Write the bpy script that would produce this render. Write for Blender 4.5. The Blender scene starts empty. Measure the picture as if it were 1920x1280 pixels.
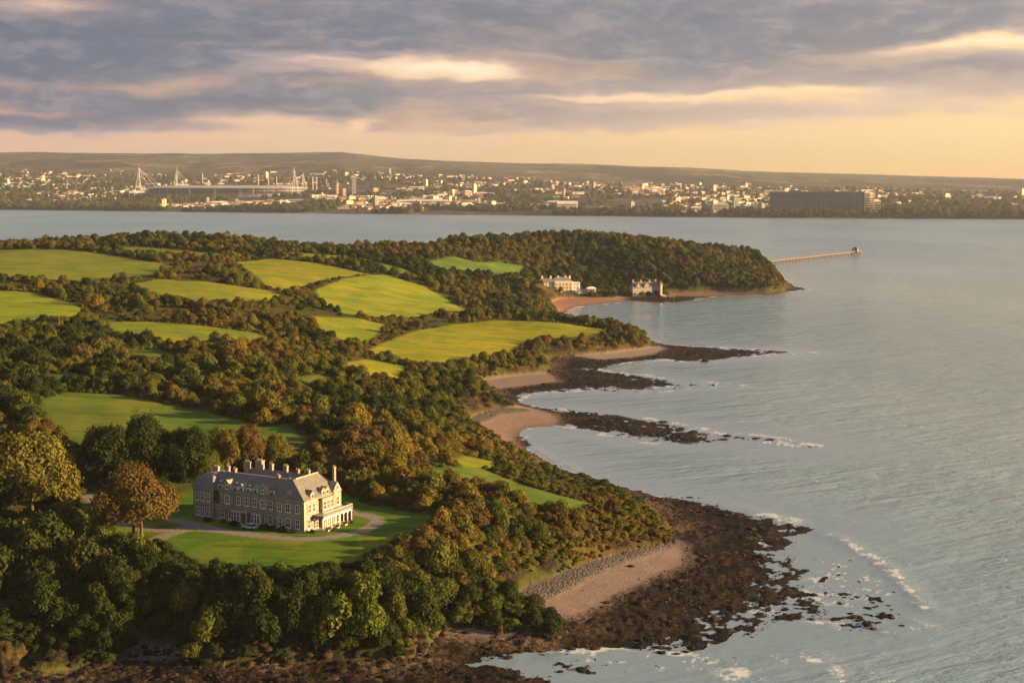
import bpy, bmesh, math, random
import numpy as np
from mathutils import Vector, Matrix, Euler

random.seed(7)
rng = np.random.default_rng(7)
scene = bpy.context.scene
COL = scene.collection

# ------------------------------------------------------------------ camera, sky, sun, exposure
F_PX, W_PX, H_PX, HORIZON = 2700.0, 1920.0, 1280.0, 340.0
CAM_Z = 107.0
PITCH = math.atan((H_PX / 2 - HORIZON) / F_PX)
cam_data = bpy.data.cameras.new('camera')
cam_data.sensor_width = 36.0
cam_data.lens = F_PX / W_PX * 36.0
cam_data.clip_start = 1.0
cam_data.clip_end = 120000.0
cam = bpy.data.objects.new('camera', cam_data)
cam.location = (0, 0, CAM_Z)
cam.rotation_euler = (math.pi / 2 - PITCH, 0, 0)
COL.objects.link(cam)
scene.camera = cam

SUN_AZ = math.radians(97)      # clockwise from the view direction (+Y)
SUN_EL = math.radians(12.0)
SUN_DIR = Vector((math.sin(SUN_AZ) * math.cos(SUN_EL), math.cos(SUN_AZ) * math.cos(SUN_EL), math.sin(SUN_EL)))
sun_data = bpy.data.lights.new('sun', 'SUN')
sun_data.energy = 5.0
sun_data.angle = math.radians(0.6)
sun_data.color = (1.0, 0.65, 0.28)
sun = bpy.data.objects.new('sun', sun_data)
sun.rotation_euler = SUN_DIR.to_track_quat('Z', 'Y').to_euler()
COL.objects.link(sun)

scene.view_settings.view_transform = 'Standard'
scene.view_settings.look = 'None'
scene.view_settings.gamma = 1.0
scene.view_settings.exposure = 1.92
scene.view_settings.use_curve_mapping = False
scene.render.engine = 'CYCLES'
scene.cycles.use_denoising = True
scene.cycles.max_bounces = 6
scene.cycles.diffuse_bounces = 2
scene.cycles.glossy_bounces = 3
scene.cycles.transmission_bounces = 3
scene.cycles.transparent_max_bounces = 8
scene.cycles.volume_bounces = 1
scene.cycles.sample_clamp_indirect = 4.0


class Nodes:
    """short-hand for building node trees"""
    def __init__(self, tree):
        self.t = tree
        self.n = tree.nodes
        self.l = tree.links

    def add(self, kind, **props):
        n = self.n.new(kind)
        for k, v in props.items():
            setattr(n, k, v)
        return n

    def put(self, node, sock, v):
        s = node.inputs[sock]
        if isinstance(v, bpy.types.NodeSocket):
            self.l.new(v, s)
        elif v is not None:
            s.default_value = v

    def math(self, op, a, b=None, c=None, clamp=False):
        n = self.add('ShaderNodeMath', operation=op, use_clamp=clamp)
        self.put(n, 0, a)
        if b is not None: self.put(n, 1, b)
        if c is not None: self.put(n, 2, c)
        return n.outputs[0]

    def step(self, x, lo, hi, a=0.0, b=1.0, smooth=True):
        n = self.add('ShaderNodeMapRange', interpolation_type='SMOOTHSTEP' if smooth else 'LINEAR', clamp=True)
        self.put(n, 0, x); self.put(n, 1, lo); self.put(n, 2, hi); self.put(n, 3, a); self.put(n, 4, b)
        return n.outputs[0]

    def mix(self, f, a, b, mode='MIX'):
        n = self.add('ShaderNodeMix', data_type='RGBA', blend_type=mode)
        self.put(n, 0, f)
        for i, v in ((6, a), (7, b)):
            if isinstance(v, tuple) and len(v) == 3: v = (*v, 1.0)
            self.put(n, i, v)
        return n.outputs[2]

    def noise(self, vec, scale, detail=4.0, rough=0.55, dist=0.0, out='Fac'):
        n = self.add('ShaderNodeTexNoise')
        if vec is not None: self.put(n, 'Vector', vec)
        self.put(n, 'Scale', scale); self.put(n, 'Detail', detail); self.put(n, 'Roughness', rough); self.put(n, 'Distortion', dist)
        return n.outputs[0 if out == 'Fac' else 1]

    def combine(self, x, y, z):
        n = self.add('ShaderNodeCombineXYZ')
        self.put(n, 0, x); self.put(n, 1, y); self.put(n, 2, z)
        return n.outputs[0]

    def attr(self, name, kind='GEOMETRY'):
        n = self.add('ShaderNodeAttribute', attribute_name=name, attribute_type=kind)
        return n

    def scale(self, vec, s):
        n = self.add('ShaderNodeVectorMath', operation='MULTIPLY')
        self.put(n, 0, vec); self.put(n, 1, s)
        return n.outputs[0]

    def bump(self, h, strength, dist):
        n = self.add('ShaderNodeBump')
        self.put(n, 'Height', h); self.put(n, 'Strength', strength); self.put(n, 'Distance', dist)
        return n.outputs[0]


def srgb(r, g, b):
    f = lambda c: (c / 255 / 12.92) if c / 255 <= 0.04045 else ((c / 255 + 0.055) / 1.055) ** 2.4
    return (f(r), f(g), f(b))


# the sky: a physical sky behind banks of evening cloud
world = bpy.data.worlds.new('World')
scene.world = world
world.use_nodes = True
N = Nodes(world.node_tree)
N.n.clear()
out = N.add('ShaderNodeOutputWorld')
bg = N.add('ShaderNodeBackground')
N.l.new(bg.outputs[0], out.inputs[0])
sky = N.add('ShaderNodeTexSky', sky_type='NISHITA')
sky.sun_disc = False
sky.sun_elevation = SUN_EL
sky.sun_rotation = SUN_AZ
sky.altitude = 100
sky.dust_density = 3.0
tc = N.add('ShaderNodeTexCoord')
sep = N.add('ShaderNodeSeparateXYZ')
N.l.new(tc.outputs['Generated'], sep.inputs[0])
dx, dy, dz = sep.outputs
az = N.math('ARCTAN2', dx, dy)
el = N.math('ARCSINE', dz)
hl = N.math('SQRT', N.math('ADD', N.math('MULTIPLY', dx, dx), N.math('MULTIPLY', dy, dy)))
# closeness to the sun's azimuth, -1 .. 1
sunward = N.math('DIVIDE', N.math('ADD', N.math('MULTIPLY', dx, math.sin(SUN_AZ)), N.math('MULTIPLY', dy, math.cos(SUN_AZ))), hl)
side = N.step(sunward, -0.48, 0.26, smooth=False)           # 0 far left of the view, 1 towards the sun
low = srgb(224, 182, 152), srgb(255, 200, 108)
mid = srgb(224, 186, 160), srgb(255, 220, 156)
high = srgb(176, 176, 188), srgb(240, 222, 202)
c_low = N.mix(side, *low)
clear = N.mix(N.step(el, 0.0, 0.035), c_low, N.mix(side, *mid))
clear = N.mix(N.step(el, 0.05, 0.22), clear, N.mix(side, *high))
clear = N.mix(0.12, clear, N.scale(sky.outputs[0], (0.1, 0.1, 0.1)))


def wob(sx, sy, k, z, det=3.0):
    return N.math('MULTIPLY', N.math('SUBTRACT', N.noise(N.combine(N.math('MULTIPLY', az, sx), N.math('MULTIPLY', el, sy), z), 1.0, det, 0.55), 0.5), k)


el_w = N.math('ADD', N.math('ADD', el, wob(9.0, 26.0, 0.022, 3.7)), wob(34.0, 95.0, 0.0085, 5.1, 4.0))
az_w = N.math('ADD', az, wob(12.0, 40.0, 0.10, 9.3))


def spot(px, py, rx, ry, tilt=0.0):
    """soft elongated patch of the sky round one direction"""
    a0 = math.atan((px - 960) / F_PX); e0 = math.atan((HORIZON - py) / F_PX)
    da = N.math('SUBTRACT', az_w, a0); de = N.math('SUBTRACT', el_w, e0)
    if tilt:
        de = N.math('SUBTRACT', de, N.math('MULTIPLY', da, tilt))
    u = N.math('DIVIDE', da, rx / F_PX); v = N.math('DIVIDE', de, ry / F_PX)
    q = N.math('ADD', N.math('MULTIPLY', u, u), N.math('MULTIPLY', v, v))
    return N.math('EXPONENT', N.math('MULTIPLY', q, -1.0))


def total(items):
    s = None
    for k, f in items:
        t = N.math('MULTIPLY', f, k)
        s = t if s is None else N.math('ADD', s, t)
    return s


def bank(sx, sy, z, det, rough):
    return N.noise(N.combine(N.math('MULTIPLY', az_w, sx), N.math('MULTIPLY', el_w, sy), z), 1.0, det, rough, 0.15)


n1 = bank(6.0, 40.0, 1.3, 5.0, 0.55)
n2 = bank(16.0, 95.0, 8.1, 5.0, 0.58)
n3 = N.noise(N.combine(N.math('MULTIPLY', az, 42.0), N.math('MULTIPLY', el_w, 120.0), 4.4), 1.0, 6.0, 0.62)
# the cloud base climbs towards the sun
base = N.math('ADD', 0.040, N.math('MULTIPLY', side, 0.020))
hgt = N.math('SUBTRACT', el_w, base)
bias = N.step(hgt, -0.048, 0.024, -0.30, 0.34)
marks = total([(0.35, spot(250, 200, 420, 40, -0.03)), (0.30, spot(60, 110, 420, 55)), (0.42, spot(1090, 158, 300, 15, 0.02)), (0.34, spot(1700, 155, 380, 26, 0.0)), (0.30, spot(1350, 120, 330, 22, 0.03)),
               (0.36, spot(1500, 214, 340, 13, 0.0)), (0.28, spot(1200, 236, 360, 22, 0.0)), (0.34, spot(900, 205, 300, 24)), (0.30, spot(180, 235, 300, 22)), (0.34, spot(640, 180, 260, 24)), (0.26, spot(1800, 182, 200, 12)), (-0.15, spot(1100, 186, 300, 7)), (0.22, spot(1000, 50, 900, 45)),
               (-0.62, spot(850, 143, 210, 17, -0.04)), (-0.55, spot(1860, 92, 190, 16, 0.09)), (-0.25, spot(1480, 182, 420, 9, 0.0)), (-0.26, spot(480, 232, 120, 22)), (-0.20, spot(320, 163, 120, 12, 0.04)), (-0.16, spot(110, 40, 130, 18)), (-0.30, spot(1150, 120, 260, 9, -0.02))])
dens = N.math('ADD', N.math('ADD', N.math('ADD', N.math('MULTIPLY', N.math('SUBTRACT', n1, 0.5), 0.95), bias), marks), N.math('MULTIPLY', N.math('SUBTRACT', n2, 0.5), 0.55))
cover = N.step(dens, -0.10, 0.26)
thick = N.step(dens, 0.12, 0.50)
edge_c = N.mix(side, srgb(238, 180, 146), srgb(255, 210, 148))
thin_c = N.mix(side, srgb(178, 160, 160), srgb(206, 182, 164))
deep_c = N.mix(side, srgb(90, 104, 126), srgb(132, 132, 138))
cloud_c = N.mix(thick, thin_c, deep_c)
cloud_c = N.mix(N.step(n3, 0.42, 0.68, 0.0, 0.30), cloud_c, thin_c)
cloud_c = N.mix(N.step(n2, 0.52, 0.36, 0.0, 0.5), cloud_c, N.mix(side, srgb(88, 100, 120), srgb(118, 119, 128)))
warmth = N.math('MULTIPLY', N.step(side, 0.25, 0.75), N.step(el_w, 0.084, 0.050, 0.0, 0.62))
cloud_c = N.mix(warmth, cloud_c, N.mix(side, srgb(206, 178, 162), srgb(228, 198, 168)))
cloud_c = N.mix(N.step(el, 0.085, 0.24, 0.0, 0.85), cloud_c, N.mix(N.step(n2, 0.35, 0.65), srgb(96, 110, 136), srgb(140, 148, 164)))
rim = N.math('ADD', N.math('MULTIPLY', N.step(dens, 0.30, 0.0), 0.75), N.math('MULTIPLY', N.step(n1, 0.50, 0.66), N.step(hgt, 0.045, -0.01, 0.08, 0.5)), clamp=True)
cloud_c = N.mix(rim, cloud_c, edge_c)
glow = total([(0.55, spot(470, 232, 120, 16)), (0.95, spot(672, 238, 34, 20)), (0.35, spot(310, 165, 130, 12, 0.04)), (0.45, spot(1800, 108, 220, 16, 0.08)), (0.3, spot(110, 40, 130, 18)), (0.25, spot(850, 150, 260, 24))])
cloud_c = N.mix(N.math('MINIMUM', glow, 0.9), cloud_c, N.mix(side, srgb(244, 190, 150), srgb(255, 220, 168)))
full = N.mix(cover, clear, cloud_c)
gleam = total([(0.75, spot(850, 138, 200, 11, -0.04)), (0.55, spot(1880, 90, 170, 9, 0.09)), (0.30, spot(1330, 182, 420, 7, 0.0))])
full = N.mix(N.math('MULTIPLY', N.math('MINIMUM', gleam, 1.0), N.step(dens, 0.45, -0.05)), full, srgb(255, 238, 206))
full = N.mix(N.step(el, -0.02, -0.002), c_low, full)
N.l.new(full, bg.inputs[0])
bg.inputs[1].default_value = 0.315


# ------------------------------------------------------------------ pixel <-> place
SP, CP = math.sin(PITCH), math.cos(PITCH)


def rays(px, py):
    a = (np.asarray(px, float) - 960) / F_PX
    b = (640 - np.asarray(py, float)) / F_PX
    return np.stack([a, CP + b * SP, -SP + b * CP], -1)


def at_level(px, py, z):
    """the place on the level z that the photograph shows at (px, py)"""
    d = rays(px, py)
    t = (z - CAM_Z) / d[..., 2]
    return np.stack([d[..., 0] * t, d[..., 1] * t, np.zeros_like(t) + z], -1)


def to_px(x, y, z):
    x = np.asarray(x, float); y = np.asarray(y, float); v = np.asarray(z, float) - CAM_Z
    f = y * CP - v * SP
    u = y * SP + v * CP
    return 960 + F_PX * x / f, 640 - F_PX * u / f


# ------------------------------------------------------------------ numeric noise, distance to polygons
def _hash(ix, iy, s):
    h = (ix.astype(np.int64) * 374761393 + iy.astype(np.int64) * 668265263 + s * 974634541) & 0x7fffffff
    h = ((h ^ (h >> 13)) * 1274126177) & 0x7fffffff
    h = (h ^ (h >> 16)) & 0xffff
    return h / 65535.0


def vnoise(x, y, s=0):
    ix = np.floor(x); iy = np.floor(y)
    fx = x - ix; fy = y - iy
    fx = fx * fx * (3 - 2 * fx); fy = fy * fy * (3 - 2 * fy)
    a = _hash(ix, iy, s); b = _hash(ix + 1, iy, s); c = _hash(ix, iy + 1, s); d = _hash(ix + 1, iy + 1, s)
    return (a * (1 - fx) + b * fx) * (1 - fy) + (c * (1 - fx) + d * fx) * fy


def fbm(x, y, octs=4, s=0, gain=0.5):
    t = 0; amp = 1; tot = 0
    for o in range(octs):
        ca, sa = math.cos(o * 1.1 + 0.4), math.sin(o * 1.1 + 0.4)
        t = t + amp * vnoise((x * ca - y * sa) * 2 ** o, (x * sa + y * ca) * 2 ** o, s + o)
        tot += amp; amp *= gain
    return t / tot


def signed(poly, x, y):
    """signed distance to a closed polygon, positive inside"""
    poly = np.asarray(poly, float)[:, :2]
    shp = x.shape
    x = x.ravel(); y = y.ravel()
    best = np.full(x.shape, 1e18)
    inside = np.zeros(x.shape, bool)
    n = len(poly)
    for i in range(n):
        ax, ay = poly[i]; bx, by = poly[(i + 1) % n]
        ex, ey = bx - ax, by - ay
        L = ex * ex + ey * ey + 1e-12
        t = np.clip(((x - ax) * ex + (y - ay) * ey) / L, 0, 1)
        qx = x - ax - t * ex; qy = y - ay - t * ey
        np.minimum(best, qx * qx + qy * qy, out=best)
        if ay != by:
            c = ((ay > y) != (by > y)) & (x < (y - ay) * ex / (by - ay) + ax)
            inside ^= c
    d = np.sqrt(best)
    return np.where(inside, d, -d).reshape(shp)


def near_signed(poly, x, y, margin=40.0):
    """the same for a small polygon: only points near it are worked out, the rest are far outside"""
    poly = np.asarray(poly, float)[:, :2]
    lo = poly.min(0) - margin; hi = poly.max(0) + margin
    m = (x > lo[0]) & (x < hi[0]) & (y > lo[1]) & (y < hi[1])
    d = np.full(x.shape, -margin)
    if m.any():
        d[m] = np.maximum(signed(poly, x[m], y[m]), -margin)
    return d


def smooth(x, lo, hi):
    t = np.clip((x - lo) / (hi - lo), 0, 1)
    return t * t * (3 - 2 * t)


def roughen(pts, amp, step, seed=0):
    """subdivide a world-space outline and make it uneven"""
    pts = np.asarray(pts, float)
    outp = []
    n = len(pts)
    for i in range(n):
        a, b = pts[i], pts[(i + 1) % n]
        k = max(1, int(np.linalg.norm((b - a)[:2]) / step))
        for j in range(k):
            outp.append(a + (b - a) * j / k)
    o = np.array(outp)
    nx = fbm(o[:, 0] / step / 2, o[:, 1] / step / 2, 3, seed) - 0.5
    ny = fbm(o[:, 0] / step / 2 + 91, o[:, 1] / step / 2 + 37, 3, seed + 5) - 0.5
    o[:, 0] += nx * amp; o[:, 1] += ny * amp
    return o

# ------------------------------------------------------------------ the land: surveyed heights
SURVEY = [  # (px, py, ground height)
 (300,1010,20),(400,1058,20),(520,1062,20),(670,1055,20),(570,1003,20),(350,965,20),(800,985,19.5),(660,945,20.5),(500,960,20),(740,1010,20),
 (200,1060,19),(60,1050,19),(200,980,20),(100,1130,14),(240,1140,15),(20,1190,9),(150,1215,6),(60,1245,4),
 (760,1060,18),(850,1020,17),(950,1040,12),(1000,1060,8),(1100,1020,8),(1200,980,7),(1100,950,13),(1000,920,15.5),(900,900,17.5),(1180,945,8),(900,1100,11),(850,1130,9),(960,1150,5),
 (1050,905,9.5),(960,870,11),(850,850,16),(770,880,19),(750,830,21),(700,800,23),(850,800,13),(885,765,7),(920,755,5),
 (100,760,28),(250,760,28),(430,795,26),(150,830,25),(270,930,22),(60,850,24.5),(0,850,24.5),(0,930,22),(550,840,24),
 (650,692,24),(740,700,19),(820,730,13),(890,735,7),(700,750,21),(850,705,8),
 (0,700,32),(200,690,31),(400,700,29),(550,720,26),
 (720,665,14.5),(850,680,11),(950,655,10),(1010,636,10),(1150,620,8.5),(1030,605,12),(850,608,15),(700,650,17),(1190,632,7),
 (205,605,33),(350,620,30),(490,632,26),(650,615,22),(600,600,26),
 (0,570,38),(150,575,36),(250,535,40),(400,545,37),(530,552,33),
 (600,560,28),(720,555,25),(860,582,17),(720,515,32),(640,525,33),(460,495,42),(560,490,41),(680,515,34),(545,545,33),
 (0,475,47),(100,470,48),(250,500,44),(0,515,44),(300,470,47),(450,475,46),(650,490,40),(800,492,36),(900,495,32),(970,512,24),
 (-60,472,46),(30,462,47),(100,458,49),(250,450,51),(400,450,51),(550,460,48),(650,472,43),(750,462,47),(850,452,46),(1000,446,45),(1100,446,45),(1200,452,41),(1300,468,32),(1380,490,22),(1430,513,11),
 (1250,510,17),(1250,480,30),(1350,515,16),(1100,512,14),(1100,480,29),(1000,542,7),(950,560,9),(1000,588,7),(920,590,12),(850,530,24),(930,540,15),(1090,540,5),(1180,545,4)]
sv = np.array(SURVEY, float)
PLAT = 17.0
near_ = sv[:, 1] > 890
sv[near_, 2] *= np.interp(sv[near_, 1], [890, 940], [0.93, PLAT / 20.0])
sp_ = at_level(sv[:, 0], sv[:, 1], sv[:, 2])
extra = np.array([(-900, 1500, 20), (-500, 1650, 30), (0, 1750, 26), (300, 1800, 20), (-700, 800, 42), (-500, 450, 30), (-300, 320, 18), (-900, 300, 20),
                  (-600, 2200, 2), (0, 2200, 0), (500, 1900, 0), (600, 1400, 0), (-1200, 1400, 25), (-166, 1450, 24), (-225, 1440, 27), (-110, 1490, 27), (-300, 1500, 28)], float)
ctl = np.vstack([sp_, extra])
RS = 200.0


def _phi(r2):
    return 0.5 * r2 * np.log(r2 + 1e-9)


def fit_tps(c, lam=0.002):
    n = len(c)
    P = c[:, :2] / RS
    r2 = ((P[:, None] - P[None]) ** 2).sum(-1)
    A = np.zeros((n + 3, n + 3))
    A[:n, :n] = _phi(r2) + lam * np.eye(n)
    A[:n, n] = 1; A[:n, n + 1:] = P
    A[n, :n] = 1; A[n + 1:, :n] = P.T
    return np.linalg.solve(A, np.concatenate([c[:, 2], np.zeros(3)])), P


TW, TP = fit_tps(ctl)


def survey_height(x, y):
    shp = np.shape(x)
    q = np.stack([np.ravel(x), np.ravel(y)], -1) / RS
    o = np.empty(len(q))
    for i in range(0, len(q), 40000):
        b = q[i:i + 40000]
        r2 = ((b[:, None] - TP[None]) ** 2).sum(-1)
        o[i:i + 40000] = _phi(r2) @ TW[:-3] + TW[-3] + b @ TW[-2:]
    return o.reshape(shp)


def on_land(px, py, extra=0.0):
    """where the line of sight through (px, py) meets the surveyed ground"""
    px = np.asarray(px, float); py = np.asarray(py, float)
    d = rays(px, py)
    lo = np.full(px.shape, 180.0); t = lo.copy(); hit = np.zeros(px.shape, bool); prev = lo.copy()
    while t.min() < 2600 and not hit.all():
        P = d * t[..., None]
        z = CAM_Z + P[..., 2]
        below = z < survey_height(P[..., 0], P[..., 1]) + extra
        hit |= below
        prev = np.where(hit, prev, t)
        t = np.where(hit, t, t + 12)
        if t.max() > 2600: break
    a, b = prev, np.minimum(prev + 12, 2600)
    for _ in range(14):
        m = (a + b) / 2
        P = d * m[..., None]
        below = CAM_Z + P[..., 2] < survey_height(P[..., 0], P[..., 1]) + extra
        b = np.where(below, m, b); a = np.where(below, a, m)
    P = d * b[..., None]
    P[..., 2] += CAM_Z
    return P


def land_poly(pts):
    a = np.array(pts, float)
    return on_land(a[:, 0], a[:, 1])


def level_poly(pts, z):
    a = np.array(pts, float)
    return at_level(a[:, 0], a[:, 1], z)


# waterline and landward toe of the beaches, traced bottom to top then closed behind
WATERLINE = [(-200,1420),(600,1400),(1000,1340),(1020,1285),(985,1275),(960,1262),(900,1255),(876,1248),(900,1236),(936,1227),(985,1221),(1030,1219),(1062,1213),(1124,1212),(1175,1215),(1223,1220),(1290,1219),(1356,1209),(1400,1192),(1416,1179),(1425,1165),(1440,1157),(1490,1156),(1527,1155),(1553,1145),(1545,1130),(1515,1115),(1501,1105),(1505,1085),(1492,1065),(1484,1051),(1475,1025),(1471,1004),(1500,997),(1532,993),(1476,980),(1440,970),(1399,961),(1350,948),(1313,940),(1270,934),(1228,929),(1185,921),(1143,913),(1090,896),(1050,882),(1010,861),(985,840),(972,822),(975,810),(990,803),(1020,799),(1045,797),(1090,806),(1150,815),(1220,826),(1290,831),(1325,827),(1380,823),(1440,826),(1480,830),(1518,836),(1490,827),(1440,820),(1390,818),(1340,813),(1280,800),(1200,785),(1120,774),(1050,768),(1000,764),(968,755),(965,746),(985,739),(1040,735),(1100,731),(1180,733),(1215,731),(1250,722),(1275,717),(1240,711),(1190,703),(1140,697),(1112,691),(1150,684),(1195,677),(1240,675),(1300,677),(1345,675),(1420,668),(1503,662),(1450,657),(1350,652),(1270,648),(1235,645),(1222,638),(1205,625),(1160,614),(1125,608),(1103,600),(1080,596),(1066,592),(1056,587),(1066,580),(1092,573),(1134,568),(1170,563),(1200,565),(1240,568),(1275,566),(1305,561),(1330,556),(1381,553),(1436,553),(1467,547),(1512,541.5),(1490,537),(1475,528),(1455,515),(1430,503),(1380,492),(1300,484),(1100,478),(800,474),(400,470),(-200,470)]
TOE = [(-200,1330),(0,1279),(60,1268),(130,1255),(200,1245),(222,1238),(226,1230),(280,1226),(335,1230),(338,1250),(420,1250),(500,1244),(560,1238),(640,1236),(700,1236),(745,1235),(790,1226),(812,1210),(815,1190),(830,1180),(900,1182),(1000,1189),(1040,1186),(1060,1166),(1030,1152),(1000,1137),(978,1118),(1000,1100),(1060,1075),(1120,1052),(1180,1035),(1230,1021),(1262,1017),(1268,1000),(1255,978),(1235,955),(1200,937),(1160,920),(1120,907),(1080,892),(1040,879),(990,860),(950,842),(915,820),(892,805),(882,790),(895,778),(930,768),(962,760),(955,750),(930,737),(905,724),(885,718),(900,711),(940,706),(985,701),(1020,698),(1035,690),(1030,681),(1040,671),(1080,665),(1130,661),(1180,656),(1215,651),(1222,643),(1205,630),(1160,617),(1100,609),(1060,605),(1040,604),(1015,601),(1037,592),(1048,585),(1040,575),(1030,566),(1045,560),(1080,557),(1130,557),(1160,556),(1200,556),(1250,556),(1256,548),(1290,548),(1350,548),(1400,549),(1440,549),(1470,545),(1478,539),(1470,528),(1450,517),(1428,507),(1380,496),(1300,488),(1100,482),(800,478),(400,474),(-200,474)]
tail = np.array([(-1600, 2150, 0), (-1600, 150, 0)], float)
W_POLY = roughen(np.vstack([level_poly(WATERLINE, 0.0), tail]), 5.0, 9.0, 3)
T_POLY = roughen(np.vstack([level_poly(TOE, 2.0), tail]), 4.0, 8.0, 11)

SANDS = [
 ('near', [(1010,1136),(1025,1120),(1060,1103),(1120,1076),(1180,1050),(1240,1030),(1275,1024),(1298,1045),(1280,1065),(1240,1080),(1200,1100),(1150,1130),(1105,1155),(1065,1166)], (0.36,0.27,0.235)),
 ('bay', [(880,790),(895,776),(930,767),(965,760),(1000,764),(1040,775),(1052,785),(1046,798),(1015,800),(985,806),(970,822),(983,840),(1008,863),(1050,884),(1090,898),(1143,915),(1160,922),(1080,893),(1000,862),(915,822)], (0.38,0.27,0.225)),
 ('mid', [(885,717),(950,705),(1020,699),(1040,705),(1050,715),(1000,722),(940,730),(905,725)], (0.33,0.25,0.22)),
 ('upper', [(1100,664),(1180,655),(1240,651),(1252,656),(1230,664),(1180,670),(1120,674),(1080,670)], (0.36,0.29,0.26)),
 ('red', [(1010,602),(1103,602),(1070,596),(1053,587),(1066,580),(1092,573),(1134,569),(1175,563),(1175,554),(1030,554),(1030,590)], (0.40,0.22,0.17)),
 ('cove', [(222,1226),(340,1226),(345,1247),(222,1250)], (0.30,0.26,0.245)),
 ('ledge', [(815,1178),(1040,1186),(1030,1196),(900,1200),(820,1195)], (0.26,0.20,0.175)),
 ('shelf', [(1256,545),(1440,547),(1440,552),(1256,556)], (0.26,0.18,0.15)),
]
SHINGLES = [[(970,1118),(1000,1098),(1060,1073),(1120,1050),(1180,1033),(1230,1018),(1268,1010),(1280,1024),(1240,1031),(1180,1051),(1120,1077),(1060,1104),(1022,1124),(1008,1137)],
            [(878,790),(893,776),(930,766),(990,764),(1000,769),(940,776),(905,792),(898,806),(915,822),(905,822)],
            [(222,1225),(340,1225),(342,1238),(222,1240)]]
SAND_POLYS = [(roughen(level_poly(p, 0.8), 2.5, 5.0, 31 + i), c) for i, (_, p, c) in enumerate(SANDS)]
SHINGLE_POLYS = [roughen(level_poly(p, 1.6), 2.0, 4.0, 51 + i) for i, p in enumerate(SHINGLES)]
SHALLOWS = [([(1471,1004),(1530,993),(1600,1040),(1680,1090),(1735,1150),(1715,1185),(1620,1182),(1553,1150),(1490,1060)], -0.34, 0.80),
            ([(1545,1100),(1640,1110),(1700,1160),(1690,1180),(1600,1178),(1540,1150)], -0.16, 0.75),
            ([(1240,722),(1330,712),(1400,724),(1340,732),(1240,732)], -0.20, 0.65),
            ([(1000,1216),(1223,1222),(1356,1212),(1460,1238),(1330,1252),(1100,1275),(1030,1300)], -0.24, 0.70),
            ([(1180,590),(1240,588),(1230,602),(1150,600)], -0.45, 0.4),
            ([(1180,735),(1290,716),(1320,722),(1230,736)], -0.12, 0.6),
            ([(1430,815),(1530,838),(1440,830)], -0.16, 0.6),
            ([(1480,541),(1550,543),(1500,545)], -0.10, 0.6)]
SHALLOW_POLYS = [(level_poly(p, 0.0), b, a) for p, b, a in SHALLOWS]

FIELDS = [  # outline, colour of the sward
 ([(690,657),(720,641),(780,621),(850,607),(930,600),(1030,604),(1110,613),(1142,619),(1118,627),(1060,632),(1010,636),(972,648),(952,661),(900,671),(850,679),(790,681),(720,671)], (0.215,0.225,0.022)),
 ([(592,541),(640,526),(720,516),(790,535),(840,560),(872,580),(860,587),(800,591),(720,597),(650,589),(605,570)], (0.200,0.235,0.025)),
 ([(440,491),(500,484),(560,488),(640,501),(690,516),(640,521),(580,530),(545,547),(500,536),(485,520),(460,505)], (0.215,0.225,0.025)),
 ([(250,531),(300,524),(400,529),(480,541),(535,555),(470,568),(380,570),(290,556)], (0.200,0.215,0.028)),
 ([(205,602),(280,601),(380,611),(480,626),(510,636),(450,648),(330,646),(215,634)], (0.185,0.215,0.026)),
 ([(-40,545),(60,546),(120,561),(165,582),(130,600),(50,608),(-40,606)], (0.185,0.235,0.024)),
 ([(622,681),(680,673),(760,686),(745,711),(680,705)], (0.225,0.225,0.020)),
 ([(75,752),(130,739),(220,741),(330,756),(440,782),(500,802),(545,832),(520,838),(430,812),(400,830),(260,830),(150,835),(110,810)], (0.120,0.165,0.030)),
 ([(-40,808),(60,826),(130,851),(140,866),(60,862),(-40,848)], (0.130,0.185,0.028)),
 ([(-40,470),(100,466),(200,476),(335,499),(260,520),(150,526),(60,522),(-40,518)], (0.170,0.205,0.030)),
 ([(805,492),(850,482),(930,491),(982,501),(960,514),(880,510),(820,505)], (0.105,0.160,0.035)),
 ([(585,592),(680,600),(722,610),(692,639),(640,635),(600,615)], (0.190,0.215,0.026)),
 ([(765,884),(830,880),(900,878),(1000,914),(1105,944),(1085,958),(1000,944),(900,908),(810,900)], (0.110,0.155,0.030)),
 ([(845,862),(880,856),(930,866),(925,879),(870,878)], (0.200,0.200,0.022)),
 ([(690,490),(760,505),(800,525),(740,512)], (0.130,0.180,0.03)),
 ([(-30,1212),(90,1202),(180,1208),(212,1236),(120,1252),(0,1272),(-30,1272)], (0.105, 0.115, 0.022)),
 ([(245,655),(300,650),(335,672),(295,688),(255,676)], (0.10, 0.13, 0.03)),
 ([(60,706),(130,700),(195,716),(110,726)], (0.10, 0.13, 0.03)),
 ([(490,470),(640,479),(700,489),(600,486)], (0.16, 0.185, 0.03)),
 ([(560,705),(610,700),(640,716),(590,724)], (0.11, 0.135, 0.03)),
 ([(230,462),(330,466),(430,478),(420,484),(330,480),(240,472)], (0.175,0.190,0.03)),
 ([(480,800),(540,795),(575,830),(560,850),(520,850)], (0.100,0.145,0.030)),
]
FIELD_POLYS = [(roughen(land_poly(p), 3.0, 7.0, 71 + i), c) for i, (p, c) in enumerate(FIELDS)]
LAWN = [(285,1008),(330,1030),(385,1058),(470,1064),(560,1066),(660,1058),(700,1028),(770,1010),(810,990),(818,968),(745,955),(680,943),(640,925),(400,900),(330,925),(250,920),(170,915),(150,950),(180,990),(240,1000)]
LAWN_POLY = roughen(level_poly(LAWN, PLAT), 2.0, 5.0, 120)
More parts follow.
